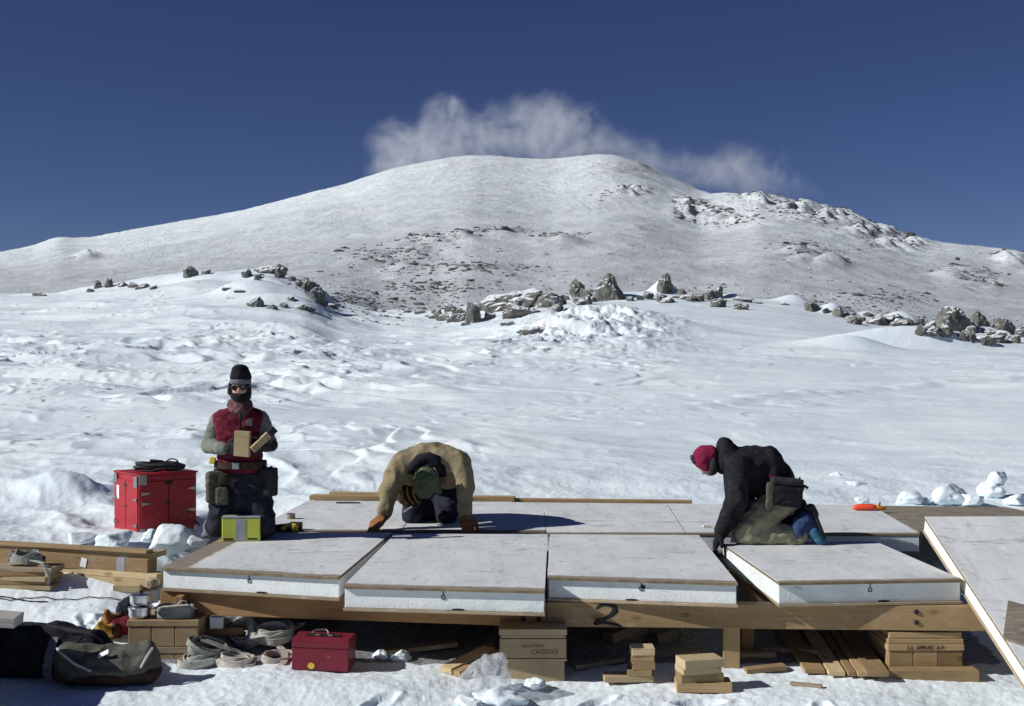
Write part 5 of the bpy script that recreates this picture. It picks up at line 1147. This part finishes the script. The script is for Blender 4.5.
# ------------------------------------------------------------------ rocks
_cache = {}
def rock(px, row, wpx, hpx, seed, label, group=None, lean=0.0, Y=None, name='boulder', cuts=7, cat='boulder'):
    Y = Y or find_y(px, row, 38, 116, terrain); x = (px - 512) / FPX * Y; s = Y / FPX
    o = lump(name, (x, Y, tz(x, Y) - .13 * hpx * s), (wpx * s, max(wpx, hpx) * s * .8, hpx * s * 1.08), seed, 'lava_rock', .4, cuts, 3 if wpx < 14 else 4, label, cat, group, sink=.38, rz=seed * 1.3)
    o.rotation_euler = (0, R(lean), 0 if wpx > 1.6 * hpx else R(seed * 40 % 30 - 15)); return o
BIG = [(190, 277, 16, 13, 0, 'rounded dark boulder standing alone on the crest above the black cap'), (206, 274, 10, 5, 0, 'small flat rock just right of the rounded lone boulder'),
       (664, 292, 17, 21, 5, 'tall dark pointed rock standing alone on the central skyline'), (611, 299, 30, 28, -6, 'broad twin-peaked rock half covered in snow near the ridge middle'), (576, 297, 18, 20, 8, 'upright pointed rock left of the twin-peaked one'),
       (473, 322, 17, 21, 0, 'upright grey boulder below the left end of the long slab'), (512, 307, 66, 17, -9, 'long low tilted slab of rock on the central ridge'), (550, 305, 34, 13, 0, 'flat block at the right end of the long slab'),
       (458, 315, 28, 14, -8, 'jagged rock at the left tip of the long slab'), (446, 320, 20, 9, 0, 'low dark rock below the left tip of the long slab'), (522, 316, 40, 12, -10, 'broken slab lying just below the long slab'), (556, 311, 18, 7, -15, 'small tilted slab below the flat block'),
       (533, 333, 34, 6, -10, 'thin dark ledge on the snow above the bright rough patch'), (508, 325, 16, 5, 0, 'small low rock left of the thin dark ledge'),
       (712, 300, 18, 12, 0, 'squat rock at the foot of the small spire right of the skyline rock'), (719, 298, 8, 15, 0, 'small rock spire with a white face on the ridge'), (742, 301, 26, 5, 5, 'flat dark rock right of the small spire'),
       (955, 331, 40, 26, 4, 'largest rugged grey boulder on the right hand ridge'), (1003, 312, 26, 15, 0, 'dark square rock at the right hand end of the ridge'), (979, 322, 18, 16, -10, 'slanted rock between the largest boulder and the square rock'),
       (813, 311, 16, 10, 0, 'dark rock peeping behind the first white drift right of centre'), (838, 317, 12, 12, 0, 'dark rock behind the small white drift'), (307, 290, 16, 13, 12, 'dark steep rock on the right shoulder of the left mound'), (281, 277, 14, 14, 0, 'upright dark rock topping the left mound'),
       (266, 272, 24, 8, 0, 'flat rock cap on the top of the left mound'), (255, 306, 18, 10, 0, 'isolated rock at the lower foot of the left mound'), (316, 301, 18, 14, 15, 'big dark rock low on the right flank of the left mound')]
for k, (px, row, wv, hv, ln, lab) in enumerate(BIG): rock(px, row, wv, hv, 60 + k, lab, None, ln)
GROUPS = [('small dark stone on the crest left of the lone rounded boulder', 'small stones on the far left crest', [(40, 296, 14, 4), (98, 288, 8, 9), (109, 287, 9, 9), (123, 286, 10, 6), (133, 287, 12, 5), (143, 288, 14, 5), (153, 289, 8, 4), (90, 292, 8, 4)]),
          ('small dark stone scattered over the left mound', 'small stones on the left mound', [(247, 277, 12, 9), (258, 279, 8, 6), (292, 281, 9, 6), (299, 287, 8, 7), (272, 309, 12, 5), (284, 307, 9, 5), (301, 309, 10, 6), (322, 305, 14, 5), (331, 307, 10, 4), (310, 311, 12, 5), (240, 292, 12, 3), (226, 290, 9, 3), (290, 300, 9, 4)]),
          ('small dark stone beside the central rock slab', 'small stones along the central ridge', [(600, 301, 12, 8), (648, 299, 10, 7), (591, 302, 10, 6), (640, 300, 8, 4), (565, 300, 10, 5), (690, 301, 10, 7), (700, 301, 9, 6), (490, 318, 12, 6), (433, 318, 10, 4), (436, 314, 10, 4), (630, 301, 8, 5), (676, 298, 9, 4), (420, 313, 12, 4), (407, 312, 9, 4), (466, 325, 10, 4)]),
          ('small grey stone among the rocks of the right hand ridge', 'small stones along the right hand ridge', [(860, 321, 12, 7), (875, 324, 14, 8), (888, 322, 12, 7), (899, 324, 10, 6), (908, 324, 12, 7), (920, 324, 10, 8), (930, 330, 12, 9), (972, 330, 12, 8), (990, 334, 14, 7), (1008, 333, 14, 8), (1020, 326, 12, 9), (1016, 318, 10, 8), (966, 334, 10, 5), (826, 313, 8, 5), (850, 320, 10, 5), (1000, 338, 12, 5), (1022, 337, 12, 8), (756, 303, 12, 3), (785, 305, 9, 3), (985, 317, 10, 7), (868, 316, 10, 5), (896, 318, 9, 5)])]
sd_ = 200
for lab, grp, lst in GROUPS:
    for px, row, wv, hv in lst: sd_ += 1; rock(px, row, wv, hv, sd_, lab, grp, 0, None, 'stone', 7, 'stone')
rn = random.Random(77)
for lab, grp, a, b2, n in (('half buried stone in the broken band along the central ridge', 'half buried stones of the central band', 432, 745, 24), ('half buried stone in the broken band along the right hand ridge', 'half buried stones of the right hand band', 850, 1030, 18)):
    for k in range(n):
        px = rn.uniform(a, b2); cr = np.interp(px, [p for p, _ in CREST], [r for _, r in CREST]); sd_ += 1
        rock(px, cr + rn.uniform(1, 9), rn.uniform(8, 22), rn.uniform(5, 11), sd_, lab, grp, rn.uniform(-12, 12), None, 'stone', 7, 'stone')
# far stone fields that read as one mass
def scatter(name, n, seed, region, Ylo, Yhi, sz, label):
    rn = random.Random(seed); bm = bmesh.new()
    T = bmesh.new(); bmesh.ops.create_icosphere(T, subdivisions=1, radius=1); tv = [v.co.copy() for v in T.verts]; tf = [[v.index for v in f_.verts] for f_ in T.faces]; T.free()
    pts = []
    while len(pts) < n:
        a = rn.choice(region); px = rn.gauss(a[0], a[1]); Y = math.exp(rn.uniform(math.log(a[2]), math.log(a[3]))); pts.append(((px - 512) / FPX * Y, Y))
    zz = terrain(np.array([p[0] for p in pts]), np.array([p[1] for p in pts]))
    for (x, y), z in zip(pts, zz):
        s = y / FPX * rn.uniform(*sz) * (1 if rn.random() < .85 else 1.9); a = rn.uniform(0, 6)
        c_, s_ = math.cos(a), math.sin(a); sx_, sy_, sz_ = s * rn.uniform(.7, 1.5), s * rn.uniform(.6, 1.2), s * rn.uniform(.35, .8)
        vv = []
        for v in tv:
            k = rn.uniform(.7, 1.15); X_, Y_ = v.x * sx_ * k, v.y * sy_ * k
            vv.append(bm.verts.new((x + X_ * c_ - Y_ * s_, y + X_ * s_ + Y_ * c_, z + v.z * sz_ * k)))
        for f_ in tf: bm.faces.new([vv[i] for i in f_])
    tag(link(name, bm, 'dark_rock'), label, 'rocks', None, 'stuff')
scatter('rock_rubble', 900, 5, [(365, 40, 75, 118), (385, 45, 110, 240), (440, 40, 110, 260), (330, 30, 85, 125), (460, 60, 150, 420)], 70, 400, (.9, 2.3), 'scattered dark rubble between the left mound and the central slab')
scatter('rock_rubble', 500, 6, [(880, 45, 150, 330), (960, 40, 110, 220), (720, 50, 130, 260), (830, 40, 128, 220), (620, 60, 130, 260)], 110, 400, (.8, 2.0), 'scattered dark rubble behind the right hand ridge')

rn = random.Random(11); bm = bmesh.new(); T = bmesh.new(); bmesh.ops.create_icosphere(T, subdivisions=1, radius=1); tv = [v.co.copy() for v in T.verts]; tf = [[v.index for v in q.verts] for q in T.faces]; T.free()
pts = []
for a, r, wv, hv in OC:
    for k in range(int(24 + wv * hv * .5)):
        px, row = rn.gauss(a, wv * .62), rn.gauss(r, hv * .55); Y = find_y(px, row, 150, 3000)
        if HR - (float(base_z(np.array([(px - 512) / FPX * Y]), np.array([Y]))[0][0]) - CH) / Y * FPX < row + 2.5: pts.append(((px - 512) / FPX * Y, Y, rn.uniform(.7, 1.9) * (2.0 if rn.random() < .12 else 1)))
zz = terrain(np.array([p[0] for p in pts]), np.array([p[1] for p in pts]))
for (x, y, sp), z in zip(pts, zz):
    s = y / FPX * sp * 1.0; a = rn.uniform(-.7, .7); c_, s_ = math.cos(a), math.sin(a); ex = (s * rn.uniform(.8, 2.2), s * rn.uniform(.6, 1.2), s * rn.uniform(.45, 1.0)); vv = []
    for v in tv:
        k = rn.uniform(.6, 1.2); X_, Y_ = v.x * ex[0] * k, v.y * ex[1] * k
        vv.append(bm.verts.new((x + X_ * c_ - Y_ * s_, y + X_ * s_ + Y_ * c_, z + v.z * ex[2] * k)))
    for q in tf: bm.faces.new([vv[i] for i in q])
tag(link('mountain_rubble', bm, 'dark_rock'), 'broken dark rock outcrops scattered over the mountain side', 'rocks', None, 'stuff')

# ------------------------------------------------------------------ the steam cloud behind the summit
c0, c1 = P(330, 225, 3350), P(870, 60, 3350)
bm = bmesh.new(); cc = Vector(((c0.x + c1.x) / 2, 3550, (c0.z + c1.z) / 2)); sz = Vector((c1.x - c0.x, 560, c1.z - c0.z))
box(bm, (0, 0, 0), sz)
b = NB('steam'); b.t.nodes.remove(b.p); b.p = None
pv_ = b.n('ShaderNodeVolumePrincipled'); b.l(pv_.outputs[0], b.o.inputs['Volume'])
pos = b.tc.outputs['Object']
wn = b.n('ShaderNodeTexNoise'); wn.inputs['Scale'].default_value = .008; wn.inputs['Detail'].default_value = 3; b.l(pos, wn.inputs['Vector'])
wv_ = b.n('ShaderNodeVectorMath', operation='SUBTRACT'); b.l(wn.outputs['Color'], wv_.inputs[0]); wv_.inputs[1].default_value = (.5, .5, .5)
ws2 = b.n('ShaderNodeVectorMath', operation='SCALE'); b.l(wv_.outputs[0], ws2.inputs[0]); ws2.inputs['Scale'].default_value = 160
wp = b.n('ShaderNodeVectorMath', operation='ADD'); b.l(pos, wp.inputs[0]); b.l(ws2.outputs[0], wp.inputs[1])
acc = None
for px, row, rx, rz_, k in ((418, 145, 34, 22, 1.0), (447, 114, 20, 12, .75), (398, 160, 20, 14, .6), (470, 150, 50, 20, .9), (500, 128, 26, 20, .7), (540, 118, 32, 22, 1.0), (575, 142, 46, 24, .9), (620, 160, 46, 16, .8), (665, 172, 40, 13, .75), (705, 180, 40, 13, .7), (745, 168, 34, 18, .6), (770, 188, 30, 15, .55), (815, 200, 24, 12, .2), (378, 168, 26, 14, .25)):
    q = P(px, row, 3550) - cc; s = 3550 / FPX
    d = b.n('ShaderNodeVectorMath', operation='SUBTRACT'); b.l(wp.outputs[0], d.inputs[0]); d.inputs[1].default_value = q
    e = b.n('ShaderNodeVectorMath', operation='MULTIPLY'); b.l(d.outputs[0], e.inputs[0]); e.inputs[1].default_value = (1 / (rx * s), 1 / 130, 1 / (rz_ * s))
    L = b.n('ShaderNodeVectorMath', operation='DOT_PRODUCT'); b.l(e.outputs[0], L.inputs[0]); b.l(e.outputs[0], L.inputs[1])
    g_ = b.math('MULTIPLY', b.math('EXPONENT', b.math('MULTIPLY', L.outputs['Value'], -1.0)), k)
    acc = g_ if acc is None else b.math('ADD', acc, g_)
n1 = b.noise(wp.outputs[0], .016, 7, .68)
dn = b.math('MULTIPLY', b.math('MAXIMUM', b.math('SUBTRACT', b.math('MULTIPLY', acc, b.math('MULTIPLY_ADD', n1, 6.4, -2.45)), .14), 0.0), .0053)
b.l(dn, pv_.inputs['Density']); pv_.inputs['Color'].default_value = (.96, .97, .98, 1); pv_.inputs['Anisotropy'].default_value = .1
M['steam'] = b.m
tag(link('steam_cloud', bm, 'steam', None, cc), 'thin white steam cloud drifting behind the mountain summit', 'cloud', None, 'stuff')
